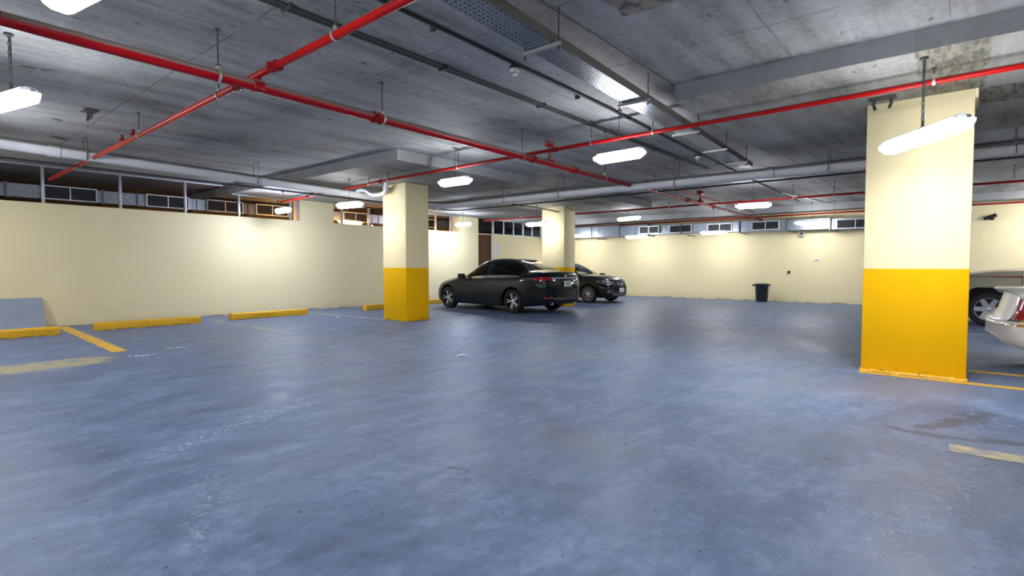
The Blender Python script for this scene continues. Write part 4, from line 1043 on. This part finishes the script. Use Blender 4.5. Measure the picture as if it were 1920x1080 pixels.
SALOON = [(x if x > -2 else -2 + (x + 2) * 1.22, *[(v * 1.05 if k % 2 else v + (.02 + .05 * smooth01((v - 1.08) / .3) if k < 3 else 0) + (.055 * smooth01((-1.7 - x) / .4) if k < 5 else 0)) for k, v in enumerate(r)]) for x, *r in SALOON]
SEGN = [8, 7, 4, 5, 5]     # subdivisions of the five profile spans
COMPACT = [(x, *[(v if k % 2 else v + (.045 * smooth01((x - 1.0) / .6) if k < 5 else 0)) for k, v in enumerate(r)]) for x, *r in COMPACT]
def section(tab, x):
    xs = [r[0] for r in tab]
    q = [pchip(xs, [r[k] for r in tab], x) for k in range(1, 12)]
    P = [(0, q[0]), (q[1], q[2]), (q[3], q[4]), (q[5], q[6]), (q[7], q[8]), (q[9], q[10])]
    out = []
    for s in range(5):
        p0 = P[s - 1] if s > 0 else (-P[1][0], P[1][1]); p1, p2 = P[s], P[s + 1]; p3 = P[s + 2] if s < 4 else (P[5][0] * .8, P[5][1] - .02)
        for k in range(SEGN[s]):
            t = k / SEGN[s]
            if s == 1:        # flat side glass, slightly barrelled
                y = p1[0] + (p2[0] - p1[0]) * t; z = p1[1] + (p2[1] - p1[1]) * t
                y += .035 * 4 * t * (1 - t) * min(1, abs(p1[1] - p2[1]) / .35)
            else:
                w = .5
                m0 = [(p2[i] - p0[i]) * w for i in (0, 1)]; m1 = [(p3[i] - p1[i]) * w for i in (0, 1)]
                L = hypot(p2[0] - p1[0], p2[1] - p1[1])
                for m_ in (m0, m1):
                    l = hypot(*m_)
                    if l > L: m_[0] *= L / l; m_[1] *= L / l
                if s == 0: m0 = [L * 1.0, 0]
                h = (2 * t ** 3 - 3 * t * t + 1, t ** 3 - 2 * t * t + t, -2 * t ** 3 + 3 * t * t, t ** 3 - t * t)
                y = h[0] * p1[0] + h[1] * m0[0] + h[2] * p2[0] + h[3] * m1[0]; z = h[0] * p1[1] + h[1] * m0[1] + h[2] * p2[1] + h[3] * m1[1]
            out.append((y, z))
    out.append(P[5])
    return out

def wheel(parent, name, x, y, r, w, side, spokes, mats, twin=True, spw=1.0, rk=.70):
    # wheel axis along Y, outer face on `side`
    A = Matrix.Translation((x, y, r)) @ Matrix.Rotation(-side * pi / 2, 4, 'X')   # local +Z points outwards
    wt = bpy.data.objects.new(name, None); COL.objects.link(wt); wt.parent = parent
    rr = r * rk
    m = MB(); hw = w / 2
    m.lathe([(rr, -hw * .8), (rr * 1.04, -hw), (r * .93, -hw), (r * .985, -hw * .8), (r, -hw * .5), (r, hw * .5), (r * .985, hw * .8), (r * .93, hw), (rr * 1.06, hw * 1.0), (rr * 1.0, hw * .82)], 40, A, close=True)
    m.build('tyre', mats['tyre'], wt)
    m = MB()
    m.lathe([(rr * .90, -hw * .7), (rr * .92, hw * .5), (rr * .985, hw * .86), (rr * 1.01, hw * .86), (rr * 1.01, -hw * .7)], 40, A, close=True)
    m.build('rim_barrel', mats.get('barrel', M['alloy']), wt)
    m = MB(); z0, z1 = hw * .52, hw * .80
    for k in range(spokes):
        a = 2 * pi * k / spokes
        offs = (-.17, .17) if twin else (0,)
        wd = .55 if twin else .6
        for o in offs:
            B = A @ Matrix.Rotation(a + o, 4, 'Z')
            wi, wo = (.013, .015) if twin else (rr * .085 * spw, rr * .075 * spw)
            wi *= rr / .22 if twin else 1; wo *= rr / .22 if twin else 1
            vs = [(rr * .18, -wi, z0), (rr * .95, -wo, z0), (rr * .95, wo, z0), (rr * .18, wi, z0), (rr * .18, -wi * .8, z1 - .012), (rr * .95, -wo * .7, z1), (rr * .95, wo * .7, z1), (rr * .18, wi * .8, z1 - .012)]
            m.add([B @ Vector(v) for v in vs], [(0, 3, 2, 1), (4, 5, 6, 7), (0, 1, 5, 4), (1, 2, 6, 5), (2, 3, 7, 6), (3, 0, 4, 7)])
    m.lathe([(rr * .24, hw * .2), (rr * .26, hw * .62), (rr * .20, hw * .74), (rr * .12, hw * .78)], 20, A)
    m.build('rim', mats['rim'], wt)
    m = MB(); m.lathe([(rr * .90, -hw * .35), (rr * .90, -hw * .25)], 32, A); m.lathe([(rr * .62, -hw * .25), (rr * .62, -hw * .05)], 28, A); m.build('brake_disc', M['alloy_dark'], wt)
    m = MB(); m.lathe([(rr * .115, hw * .74), (rr * .11, hw * .82), (rr * .06, hw * .85)], 16, A)
    for k in range(5):
        m.lathe([(.011, hw * .55), (.011, hw * .72)], 6, A @ Matrix.Translation((rr * .19 * cos(2 * pi * k / 5), rr * .19 * sin(2 * pi * k / 5), 0)))
    m.build('hub_cap', mats.get('hub', M['alloy']), wt)
    return wt

def car(name, label, tab, loc, rz, S, paint, axle_f, axle_r, wr, ww, spokes, bow=(.24, .14), ws=(-.12, .84), rs=(-2.0, -1.2), side=(-1.72, .62), bpil=(-.48, -.36), arch=1.17,
        glassm='car_glass_dark', rimmat='alloy', twin=True, hoodx=None, trunkx=None, doors=None, flat_arch=False, yw=.915, spw=1.0, rk=.70, barrel='alloy'):
    root = thing(name, label, 'car', loc, rz)
    xs = [r[0] for r in tab]; x0, x1 = xs[0], xs[-1]
    keys = sorted(set([round(v, 4) for v in xs if v < x0 + .12 or v > x1 - .12] + [round(v, 4) for v in (*ws, *rs, *side, *bpil)] + [round(v, 4) for v in (doors or ())] + ([hoodx] if hoodx else []) + ([trunkx] if trunkx else [])))
    st = []
    for a, b in zip(keys[:-1], keys[1:]):
        n = max(1, int(round((b - a) / .055)))
        st += [a + (b - a) * k / n for k in range(n)]
    st.append(keys[-1])
    NR = sum(SEGN) + 1
    def defo(x, y, z):
        if x > 0: k = bow[0] * smooth01(x / x1 * 1.15)
        else: k = -bow[1] * smooth01(x / x0 * 1.15)
        return Vector(((x - k * (y / .92) ** 2) * S, y * S, z * S))
    ring = NR * 2 + 0
    V = []; rowsn = NR
    for x in st:
        sec = section(tab, x)
        L = [defo(x, y, z) for (y, z) in sec]; R = [defo(x, -y, z) for (y, z) in sec[1:]]
        V += L + R
    per = 2 * NR - 1
    def idx(i, j): return i * per + (j if j >= 0 else NR - 1 - j)   # j<0 right side
    F = []; C = []
    r1, r2 = SEGN[0], SEGN[0] + SEGN[1]
    r4 = sum(SEGN[:4])
    def cls(i, j):
        xm = (st[i] + st[i + 1]) / 2; j = abs(j)
        if j < r1 - 1:
            if ws[0] < xm < ws[1]: return 1
            if rs[0] < xm < rs[1]: return 2
        if r1 + 1 <= j < r2 - 1 and side[0] < xm < side[1]:
            return 5 if bpil[0] < xm < bpil[1] else 3
        if side[0] - .02 < xm < side[1] + .02 and j == r2 - 1: return 6
        if j < r1 and hoodx and xm > ws[1] and xm < hoodx: return 7
        if j < r1 and trunkx and xm < rs[0] and xm > trunkx: return 8
        if doors and r2 <= j < r4 + 3 and doors[0] < xm < doors[-1]:
            return 9 if xm > doors[1] else 10
        return 0
    for i in range(len(st) - 1):
        for j in range(NR - 1):
            F.append((idx(i, j), idx(i + 1, j), idx(i + 1, j + 1), idx(i, j + 1))); C.append(cls(i, j))
            F.append((idx(i, -j), idx(i, -j - 1), idx(i + 1, -j - 1), idx(i + 1, -j))); c = cls(i, j); C.append(c + 20 if c in (9, 10, 3, 5, 6) else c)
        F.append((idx(i, NR - 1), idx(i + 1, NR - 1), idx(i + 1, -(NR - 1)), idx(i, -(NR - 1)))); C.append(11)
    for i, sgn in ((0, 1), (len(st) - 1, -1)):
        for j in range(NR - 1):
            q = (idx(i, j), idx(i, j + 1), idx(i, -j - 1), idx(i, -j)) if j > 0 else (idx(i, 0), idx(i, 1), idx(i, -1))
            F.append(q if sgn > 0 else tuple(reversed(q))); C.append(0)
    me = bpy.data.meshes.new('shell'); me.from_pydata([tuple(v) for v in V], [], F)
    for k in range(32): me.materials.append(M['trim'])
    me.polygons.foreach_set('material_index', C)
    bm = bmesh.new(); bm.from_mesh(me); bmesh.ops.recalc_face_normals(bm, faces=bm.faces); bm.to_mesh(me); bm.free()
    shell = bpy.data.objects.new('shell', me); COL.objects.link(shell)
    # cut the wheel arches
    cut = MB()
    ra = wr * arch
    for ax in (axle_f, axle_r):
        for s in (-1, 1):
            A = Matrix.Scale(S, 4) @ Matrix.Translation((ax, s * .8, wr)) @ Matrix.Rotation(-s * pi / 2, 4, 'X')
            if flat_arch:
                poly = [(ra * cos(a) * 1.0, min(ra * 1.02, ra * 1.22 * sin(a))) for a in [pi * k / 20 for k in range(21)]] + [(-ra, -.5), (ra, -.5)]
                poly = [(p[0] * 1.03, -p[1] * s) for p in poly]
                if s < 0: pass
                cut.prism(poly if s < 0 else poly, -.25, .3, A)
            else:
                cut.lathe([(ra, -.25), (ra, .3)], 40, A)
    cm = cut.build('cutter', M['trim'], None)
    md = shell.modifiers.new('arch', 'BOOLEAN'); md.operation = 'DIFFERENCE'; md.object = cm; md.solver = 'EXACT'
    try: md.material_mode = 'INDEX'
    except Exception: pass
    cm.data.materials.clear()
    for k in range(32): cm.data.materials.append(M['trim'])
    cm.data.polygons.foreach_set('material_index', [15] * len(cm.data.polygons))
    dg = bpy.context.evaluated_depsgraph_get(); dg.update()
    res = bpy.data.meshes.new_from_object(shell.evaluated_get(dg))
    bpy.data.objects.remove(cm); bpy.data.objects.remove(shell)
    bv_v = [v.co.copy() for v in res.vertices]; bv_f = [tuple(p.vertices) for p in res.polygons]
    groups = {}
    for p in res.polygons: groups.setdefault(p.material_index, []).append(tuple(p.vertices))
    bvh = BVHTree.FromPolygons([tuple(v) for v in V], F)
    names = {0: ('body_shell', paint), 1: ('windscreen', M['car_glass'] if glassm == 'car_glass' else M['car_glass_dark']), 2: ('rear_screen', M['car_glass_rear']), 7: ('bonnet', paint), 8: ('boot_lid', paint),
             11: ('underbody', M['trim']), 15: ('wheel_arch', M['trim']), 9: ('door', paint), 29: ('door', paint), 10: ('door', paint), 30: ('door', paint), 5: ('door_pillar', M['trim']), 25: ('door_pillar', M['trim']), 6: ('window_trim', M['chrome']), 26: ('window_trim', M['chrome'])}
    parts = {}
    for k, fs in groups.items():
        if k in (3, 23):
            for nm, lo, hi in (('front', bpil[1], 99), ('rear', -99, bpil[0])):
                sel = [f for f in fs if lo - .3 < sum(bv_v[i].x for i in f) / len(f) / S < hi + .3 and ((sum(bv_v[i].x for i in f) / len(f) / S > (bpil[0] + bpil[1]) / 2) == (nm == 'front'))]
                if sel: submesh(bv_v, sel, 'side_window', M[glassm], root)
            continue
        if k not in names: names[k] = ('body_shell', paint)
        if k == 15:
            for ax in (axle_f, axle_r):
                for sd in (-1, 1):
                    sel = [f for f in fs if (sum(bv_v[i].y for i in f) > 0) == (sd > 0) and abs(sum(bv_v[i].x for i in f) / len(f) / S - ax) < 1.0]
                    if sel: submesh(bv_v, sel, 'wheel_arch', M['trim'], root)
            continue
        o = submesh(bv_v, fs, names[k][0], names[k][1], root)
        if k in (0, 9, 29, 10, 30): parts[k] = o
    mats = dict(tyre=M['rubber'], rim=M[rimmat], barrel=M[barrel])
    for ax in (axle_f, axle_r):
        for s in (-1, 1):
            w_ = wheel(root, 'wheel', ax * S, s * (yw - ww / 2 - .02) * S, wr * S, ww * S, s, spokes, mats, twin, spw, rk)
    # cabin: seats, dashboard, steering wheel
    sx = (.05, -.75)
    for X in sx:
        for s in (-1, 1):
            m = MB(); m.rbox((X - .25, s * .36 - .25, .28), (X + .28, s * .36 + .25, .50), .07, 3, Matrix.Scale(S, 4))
            m.rbox((-.08, -.23, 0), (.08, .23, .62), .06, 3, Matrix.Scale(S, 4) @ Matrix.Translation((X - .22, s * .36, .34)) @ Matrix.Rotation(radians(-18), 4, 'Y'))
            m.rbox((-.05, -.13, .0), (.05, .13, .17), .04, 3, Matrix.Scale(S, 4) @ Matrix.Translation((X - .41, s * .36, .95)) @ Matrix.Rotation(radians(-10), 4, 'Y'))
            m.build('seat', M['seat'], root)
    m = MB(); m.rbox((.55, -.78, .55), (.95, .78, .90), .08, 3, Matrix.Scale(S, 4)); m.build('dashboard', M['trim'], root)
    A = Matrix.Scale(S, 4) @ Matrix.Translation((.46, .36, .90)) @ Matrix.Rotation(radians(-65), 4, 'Y')
    m = MB(); m.tube([A @ Vector((.185 * cos(2 * pi * k / 24), .185 * sin(2 * pi * k / 24), 0)) for k in range(24)], .016 * S, 8, closed=True)
    for a in (0, pi, -pi / 2): m.tube([A @ Vector((.02, 0, -.02)), A @ Vector((.18 * cos(a), .18 * sin(a), 0))], .014 * S, 6)
    m.build('steering_wheel', M['trim'], root)
    root['s'] = S
    return root, bvh, S

def submesh(V, faces, name, mat, parent):
    mp = {}; vs = []; fs = []
    for f in faces:
        q = []
        for i in f:
            if i not in mp: mp[i] = len(vs); vs.append(tuple(V[i]))
            q.append(mp[i])
        fs.append(q)
    me = bpy.data.meshes.new(name); me.from_pydata(vs, [], fs); me.materials.append(mat)
    me.polygons.foreach_set('use_smooth', [True] * len(me.polygons)); me.set_sharp_from_angle(angle=radians(38))
    o = bpy.data.objects.new(name, me); COL.objects.link(o); o.parent = parent
    return o

def patch(bvh, S, parent, name, mat, c, dirv, U, W, lo, hi, u0, u1, nu=24, nv=8, off=.006, thick=.02):
    """panel lying on the car skin: rays along dirv from plane (c; U, W); lo/hi give the outline at u"""
    c = Vector(c) * S; dirv = Vector(dirv).normalized(); U = Vector(U).normalized(); W = Vector(W).normalized()
    pts = []; nr = []
    for i in range(nu + 1):
        u = u0 + (u1 - u0) * i / nu; a = lo(u); b = hi(u)
        for j in range(nv + 1):
            w = a + (b - a) * j / nv
            p = c + (U * u + W * w) * S - dirv * 1.5
            h, n, k, d = bvh.ray_cast(p, dirv)
            if h is None:
                h = pts[-1] if pts else c; n = -dirv
            if n.dot(dirv) > 0: n = -n
            pts.append(h.copy()); nr.append(n.copy())
    m = MB(); top = [p + n * off for p, n in zip(pts, nr)]; bot = [p - n * thick for p, n in zip(pts, nr)]
    N = (nu + 1) * (nv + 1); k = nv + 1; fs = []
    for i in range(nu):
        for j in range(nv):
            fs.append((i * k + j, (i + 1) * k + j, (i + 1) * k + j + 1, i * k + j + 1))
    per = [i * k for i in range(nu)] + [nu * k + j for j in range(nv)] + [i * k + nv for i in range(nu, 0, -1)] + [j for j in range(nv, 0, -1)]
    for a, b in zip(per, per[1:] + per[:1]): fs.append((a, b, N + b, N + a))
    m.add(top + bot, fs)
    return m.build(name, mat, parent, angle=40)

def seam(bvh, S, parent, name, mat, pts, dirv, r=.004):
    """thin shut line laid on the skin; pts in metres of the unscaled car"""
    dirv = Vector(dirv).normalized(); out = []
    for a, b in zip(pts[:-1], pts[1:]):
        n = max(2, int((Vector(b) - Vector(a)).length / .05))
        for k in range(n):
            p = (Vector(a) + (Vector(b) - Vector(a)) * k / n) * S
            h, nn, i, d = bvh.ray_cast(p - dirv * 1.5, dirv)
            if h is not None: out.append(h)
    if len(out) > 1: MB().tube(out, r * S, 6).build(name, mat, parent)

def text_plate(root, name, A, w, h, txt, dark=M['plate_ink']):
    p = MB(); p.rbox((-w / 2, -h / 2, 0), (w / 2, h / 2, .008), .004, 1, A)
    o = p.build(name, M['plate'], root)
    if txt:
        cu = bpy.data.curves.new('characters', 'FONT'); cu.body = txt; cu.size = h * .62; cu.align_x = 'CENTER'; cu.align_y = 'CENTER'; cu.extrude = .001
        t = bpy.data.objects.new('characters', cu); COL.objects.link(t)
        dg = bpy.context.evaluated_depsgraph_get(); dg.update()
        me = bpy.data.meshes.new_from_object(t.evaluated_get(dg)); bpy.data.objects.remove(t)
        me.transform(A @ Matrix.Translation((0, -.0, .0095))); me.materials.clear(); me.materials.append(dark)
        q = bpy.data.objects.new('characters', me); COL.objects.link(q); q.parent = o
    return o

def mirrors(root, S, x, y, z, mat):
    for s in (-1, 1):
        m = MB(); m.rbox((x - .09, s * (y + .08) - .10, z - .07), (x + .09, s * (y + .08) + .10, z + .075), .045, 3, Matrix.Scale(S, 4))
        o = m.build('side_mirror', mat, root)
        MB().rbox((x - .03, min(s * (y - .06), s * (y + .02)), z - .06), (x + .05, max(s * (y - .06), s * (y + .02)), z - .02), .012, 2, Matrix.Scale(S, 4)).build('mirror_foot', M['trim'], o)

def handles(root, bvh, S, xs_, z, y, mat):
    for X in xs_:
        for s in (-1, 1):
            h, n, i, d = bvh.ray_cast(Vector((X * S, s * 2, z * S)), Vector((0, -s, 0)))
            yy = h.y
            MB().rbox((X * S - .10 * S, yy - .018 * S, z * S - .013 * S), (X * S + .10 * S, yy + .018 * S, z * S + .013 * S), .012 * S, 2).build('door_handle', mat, root)

# --- dark slate saloon, tail towards the aisle
hdA = atan2(2.67, .21)
fx = Vector((cos(hdA), sin(hdA), 0)); rt_ = Vector((sin(hdA), -cos(hdA), 0)); SA = .965
ctr = Vector((11.195, 10.545, 0)) + rt_ * .80
A_, bvA, s_ = car('saloon_car', 'dark slate saloon parked nose in, its boot towards the aisle', SALOON, ctr, hdA, SA, M['paint_slate'], 1.415, -1.415, .335, .225, 5, yw=.95, arch=1.22, barrel='alloy_dark', hoodx=2.15, trunkx=-2.56, doors=(-1.12, -.30, .92), rimmat='alloy')
for s in (-1, 1):
    # tail lamps wrapping from flank to tail
    patch(bvA, s_, A_, 'tail_lamp', M['red_lens'], (-2.42, s * .66, .965), (1, -s * .75, 0), (s * .6, s * .8, 0) if False else (.6, s * .8, 0), (0, 0, 1), lambda u: -.035 - .02 * smooth01((u + .30) / .5) + .05 * smooth01((u - .1) / .35), lambda u: .055 + .0 * u - .055 * smooth01((u - .12) / .35), -.20, .46, 26, 8)
    patch(bvA, s_, A_, 'reversing_lamp', M['clear_lens'], (-2.4, s * .43, .915), (1, 0, 0), (0, s, 0), (0, 0, 1), lambda u: -.03, lambda u: .03, -.06, .06, 10, 5, off=.008)
    patch(bvA, s_, A_, 'bumper_reflector', M['red_lens'], (-2.4, s * .62, .455), (1, -s * .3, 0), (0, s, 0), (0, 0, 1), lambda u: -.022, lambda u: .022, -.13, .13, 14, 4)
    patch(bvA, s_, A_, 'head_lamp', M['clear_lens'], (2.2, s * .62, .68), (-1, -s * .6, 0), (-.5, s * .8, 0), (0, 0, 1), lambda u: -.05, lambda u: .03 + .05 * smooth01((u + .2) / .5), -.22, .28, 20, 6)
    for pts in ([(.92, s, .90), (.94, s, .60), (.84, s, .28)], [(-.30, s, .95), (-.30, s, .60), (-.32, s, .28)], [(-1.12, s, .98), (-1.16, s, .80), (-1.02, s, .62), (-.95, s, .28)], [(.84, s, .28), (-.95, s, .27)], [(-1.5, s, 1.01), (-2.05, s, .985), (-2.2, s, .96)]):
        seam(bvA, s_, A_, 'shut_line', M['black'], pts, (0, -s, 0))
patch(bvA, s_, A_, 'boot_trim_bar', M['bright'], (-2.4, 0, .985), (1, 0, 0), (0, 1, 0), (0, 0, 1), lambda u: -.014, lambda u: .014, -.52, .52, 30, 3, off=.012)
patch(bvA, s_, A_, 'rear_valance', M['trim'], (-2.4, 0, .33), (1, 0, 0), (0, 1, 0), (0, 0, 1), lambda u: -.06, lambda u: .03, -.55, .55, 30, 3, off=.008)
patch(bvA, s_, A_, 'bumper_ledge', M['paint_slate'], (-2.4, 0, .43), (1, 0, 0), (0, 1, 0), (0, 0, 1), lambda u: -.022, lambda u: .022, -.56, .56, 30, 4, off=.035)
patch(bvA, s_, A_, 'bumper_step', M['paint_slate'], (-2.4, 0, .665), (1, 0, 0), (0, 1, 0), (0, 0, 1), lambda u: -.018 + .06 * smooth01((abs(u) - .3) / .2), lambda u: .018 + .06 * smooth01((abs(u) - .3) / .2), -.54, .54, 30, 4, off=.03)
for pts in ([(-2.5, .48, 1.03), (-2.5, .48, .70), (-2.5, .32, .64), (-2.5, -.32, .64), (-2.5, -.48, .70), (-2.5, -.48, 1.03)],):
    seam(bvA, s_, A_, 'boot_shut_line', M['black'], pts, (1, 0, 0))
h = bvA.ray_cast(Vector((-4, 0, .83 * s_)), Vector((1, 0, 0)))[0]
Ap = Matrix.Translation((h.x - .035, .0, .83 * s_)) @ Matrix(((0, 0, -1, 0), (-1, 0, 0, 0), (0, 1, 0, 0), (0, 0, 0, 1)))
text_plate(A_, 'licence_plate', Ap, .30, .15, '7983')
m = MB(); m.lathe([(.038, 0), (.038, .012), (.03, .014)], 24, Matrix.Translation((h.x + .04, 0, 1.035 * s_)) @ Matrix.Rotation(-pi / 2, 4, 'Y') @ Matrix.Diagonal((.8, 1.15, 1, 1))); m.build('boot_badge', M['chrome'], A_)
m = MB(); m.rbox((-1.30, -.02, 1.43), (-1.12, .02, 1.485), .018, 3, Matrix.Scale(s_, 4)); m.build('roof_aerial', M['paint_slate'], A_)
mirrors(A_, s_, .62, .95, 1.02, M['paint_slate']); handles(A_, bvA, s_, (-.10, -.92), .86, .92, M['paint_slate'])
for s in (-1, 1): MB().tube([(-2.52 * s_, s * .5 * s_, .30 * s_), (-2.25 * s_, s * .5 * s_, .30 * s_)], .04, 12).build('exhaust_tip', M['chrome'], A_)
patch(bvA, s_, A_, 'grille', M['trim'], (2.3, 0, .52), (-1, 0, 0), (0, 1, 0), (0, 0, 1), lambda u: -.14, lambda u: .08, -.36, .36, 20, 6)

# --- charcoal hatchback, nose towards the aisle
SB = .95
B_, bvB, s_ = car('compact_car', 'charcoal compact car behind the saloon, its nose and headlamp showing', COMPACT, (16.62, 11.03, 0), -pi / 2, SB, M['paint_black'], 1.30, -1.34, .318, .205, 10, glassm='car_glass', ws=(-.08, 1.0), rs=(-1.93, -1.15), side=(-1.55, .78), bpil=(-.40, -.30), hoodx=1.98, trunkx=-2.26, doors=(-1.05, -.25, 1.02), rimmat='alloy', twin=False)
for s in (-1, 1):
    patch(bvB, s_, B_, 'head_lamp', M['clear_lens'], (1.95, s * .66, .73), (-1, -s * .75, -.15), (-.6, s * .8, 0), (0, 0, 1), lambda u: -.06 + .07 * smooth01((u + .05) / .35), lambda u: .05 + .055 * smooth01((u + .25) / .55), -.28, .34, 24, 7)
    patch(bvB, s_, B_, 'fog_lamp', M['clear_lens'], (2.0, s * .60, .43), (-1, -s * .35, 0), (0, s, 0), (0, 0, 1), lambda u: -.045, lambda u: .045, -.07, .07, 12, 6)
    patch(bvB, s_, B_, 'fog_lamp_surround', M['trim'], (2.0, s * .60, .42), (-1, -s * .35, 0), (0, s, 0), (0, 0, 1), lambda u: -.075, lambda u: .07, -.13, .11, 12, 6, off=.003)
    patch(bvB, s_, B_, 'tail_lamp', M['red_lens'], (-2.1, s * .66, .86), (1, -s * .75, 0), (.6, s * .8, 0), (0, 0, 1), lambda u: -.1, lambda u: .1, -.16, .2, 14, 6)
    for pts in ([(1.02, s, .88), (1.04, s, .60), (.90, s, .28)], [(-.25, s, .95), (-.26, s, .28)], [(-1.05, s, .96), (-1.05, s, .70), (-.90, s, .28)], [(1.02, s, .90), (1.55, s, .85), (1.85, s, .79)]):
        seam(bvB, s_, B_, 'shut_line', M['black'], pts, (0, -s, 0))
patch(bvB, s_, B_, 'grille', M['trim'], (2.1, 0, .64), (-1, 0, 0), (0, 1, 0), (0, 0, 1), lambda u: -.05, lambda u: .06, -.42, .42, 24, 5)
patch(bvB, s_, B_, 'grille_bar', M['chrome'], (2.1, 0, .66), (-1, 0, 0), (0, 1, 0), (0, 0, 1), lambda u: -.008, lambda u: .008, -.40, .40, 24, 2, off=.014)
patch(bvB, s_, B_, 'lower_intake', M['trim'], (2.1, 0, .36), (-1, 0, 0), (0, 1, 0), (0, 0, 1), lambda u: -.07, lambda u: .07, -.45, .45, 24, 5)
m = MB(); m.lathe([(.05, 0), (.05, .014), (.04, .018)], 24, Matrix.Translation((2.17 * s_, 0, .665 * s_)) @ Matrix.Rotation(pi / 2, 4, 'Y')); m.build('bonnet_badge', M['chrome'], B_)
Ap = Matrix.Translation((2.185 * s_, 0, .47 * s_)) @ Matrix(((0, 0, 1, 0), (1, 0, 0, 0), (0, 1, 0, 0), (0, 0, 0, 1)))
text_plate(B_, 'licence_plate', Ap, .34, .15, '')
mirrors(B_, s_, .80, .90, .99, M['paint_black']); handles(B_, bvB, s_, (-.05, -.85), .84, .9, M['paint_black'])
m = MB(); m.rbox((.22, -.11, 1.22), (.25, .11, 1.29), .015, 2, Matrix.Scale(s_, 4)); m.build('rear_view_mirror', M['trim'], B_)

# --- pearl white saloon, only its tail corner in view
SW = .95
W_, bvW, s_ = car('saloon_car', 'pearl white saloon at the right edge with red tail lamp and chrome', LIMO, (9.62, -2.80, 0), -pi / 2 + radians(5), SW, M['paint_white'], 1.50, -1.42, .33, .22, 5, bow=(.2, .16), ws=(-.08, .80), rs=(-1.80, -1.2), side=(-1.50, .62), hoodx=2.25, trunkx=-2.46, doors=(-1.05, -.25, .92))
for s in (-1, 1):
    patch(bvW, s_, W_, 'tail_lamp', M['red_lens'], (-2.4, s * .74, .77), (1, -s * .9, 0), (.66, s * .75, 0), (0, 0, 1), lambda u: -.12, lambda u: .13 - .10 * smooth01((u - .05) / .25), -.10, .26, 20, 10, off=.012)
    patch(bvW, s_, W_, 'lamp_surround', M['chrome'], (-2.4, s * .74, .77), (1, -s * .9, 0), (.66, s * .75, 0), (0, 0, 1), lambda u: -.145, lambda u: .16 - .10 * smooth01((u - .05) / .25), -.155, .285, 22, 10, off=.005)
    patch(bvW, s_, W_, 'bumper_strip', M['chrome'], (-2.45, s * .70, .585), (1, -s * .8, 0), (.62, s * .78, 0), (0, 0, 1), lambda u: -.012, lambda u: .012, -.16, .42, 30, 3, off=.014)
    patch(bvW, s_, W_, 'head_lamp', M['clear_lens'], (2.4, s * .62, .68), (-1, -s * .5, 0), (-.5, s * .8, 0), (0, 0, 1), lambda u: -.07, lambda u: .07, -.22, .24, 18, 6)
    seam(bvW, s_, W_, 'shut_line', M['black'], [(-1.9, s, .98), (-2.3, s, .95), (-2.45, s, .88)], (0, -s, 0), .006)
    patch(bvW, s_, W_, 'side_reflector', M['amber'], (-2.2, s * .9, .50), (0, -s, 0), (1, 0, 0), (0, 0, 1), lambda u: -.03, lambda u: .03, -.10, .04, 8, 4)
m = MB(); n = 20; vs = []; fs = []
for i in range(n + 1):      # lip of the boot lid standing proud of the tail panel
    y = -.78 + 1.56 * i / n; bx = .16 * (y / .92) ** 2
    for (x, z) in ((-2.36, 1.045), (-2.54, 1.04), (-2.585, 1.02), (-2.55, .99), (-2.36, .96)): vs.append(((x + bx) * s_, y * s_, (z - .05 * (y / .78) ** 4) * s_))
for i in range(n):
    for j in range(5): fs.append((i * 5 + j, i * 5 + (j + 1) % 5, (i + 1) * 5 + (j + 1) % 5, (i + 1) * 5 + j))
fs += [tuple(range(5)), tuple(n * 5 + j for j in range(4, -1, -1))]
m.add(vs, fs); m.build('boot_lip', M['paint_white'], W_)
mirrors(W_, s_, .66, .92, 1.0, M['paint_white']); handles(W_, bvW, s_, (-.05, -.85), .84, .9, M['chrome'])

# --- khaki off-roader behind the big pillar
SO = .96
O_, bvO, s_ = car('off_road_car', 'khaki off-roader partly hidden by the big right pillar, alloy wheel showing', OFFROAD, (15.76, -1.84, 0), pi / 2, SO, M['paint_khaki'], 1.42, -1.38, .375, .26, 6, bow=(.14, .08), ws=(.12, .84), rs=(-2.30, -2.16), side=(-2.0, .62), bpil=(-.42, -.30), arch=1.27, hoodx=2.12, doors=(-1.0, -.25, .92), twin=False, flat_arch=True, spw=2.9, rk=.66)
for s in (-1, 1):
    patch(bvO, s_, O_, 'head_lamp', M['clear_lens'], (2.15, s * .66, .92), (-1, -s * .5, 0), (-.4, s * .8, 0), (0, 0, 1), lambda u: -.09, lambda u: .09, -.18, .2, 14, 6)
    m = MB(); path = []
    for k in range(15):
        a = pi * (0.02 + .96 * k / 14); px = 1.42 + .505 * cos(a); pz = .375 + min(.502, .585 * sin(a))
        q = bvO.ray_cast(Vector((px * s_, s * 2, pz * s_)), Vector((0, -s, 0)))[0]
        if q is not None: path.append(q + Vector((0, s * .01, 0)))
    m.tube(path, .035 * s_, 8); m.build('arch_flare', M['paint_khaki'], O_)
    seam(bvO, s_, O_, 'shut_line', M['black'], [(.92, s, 1.12), (.90, s, .75), (.82, s, .45)], (0, -s, 0), .006)
    patch(bvO, s_, O_, 'side_stripe', M['red_dark'], (1.3, s, 1.085), (0, -s, 0), (1, 0, 0), (0, 0, 1), lambda u: -.012, lambda u: .012, -.4, .65, 20, 2, off=.006)
mirrors(O_, s_, .62, .92, 1.16, M['chrome']); handles(O_, bvO, s_, (-.05, -.85), .98, .9, M['paint_khaki'])
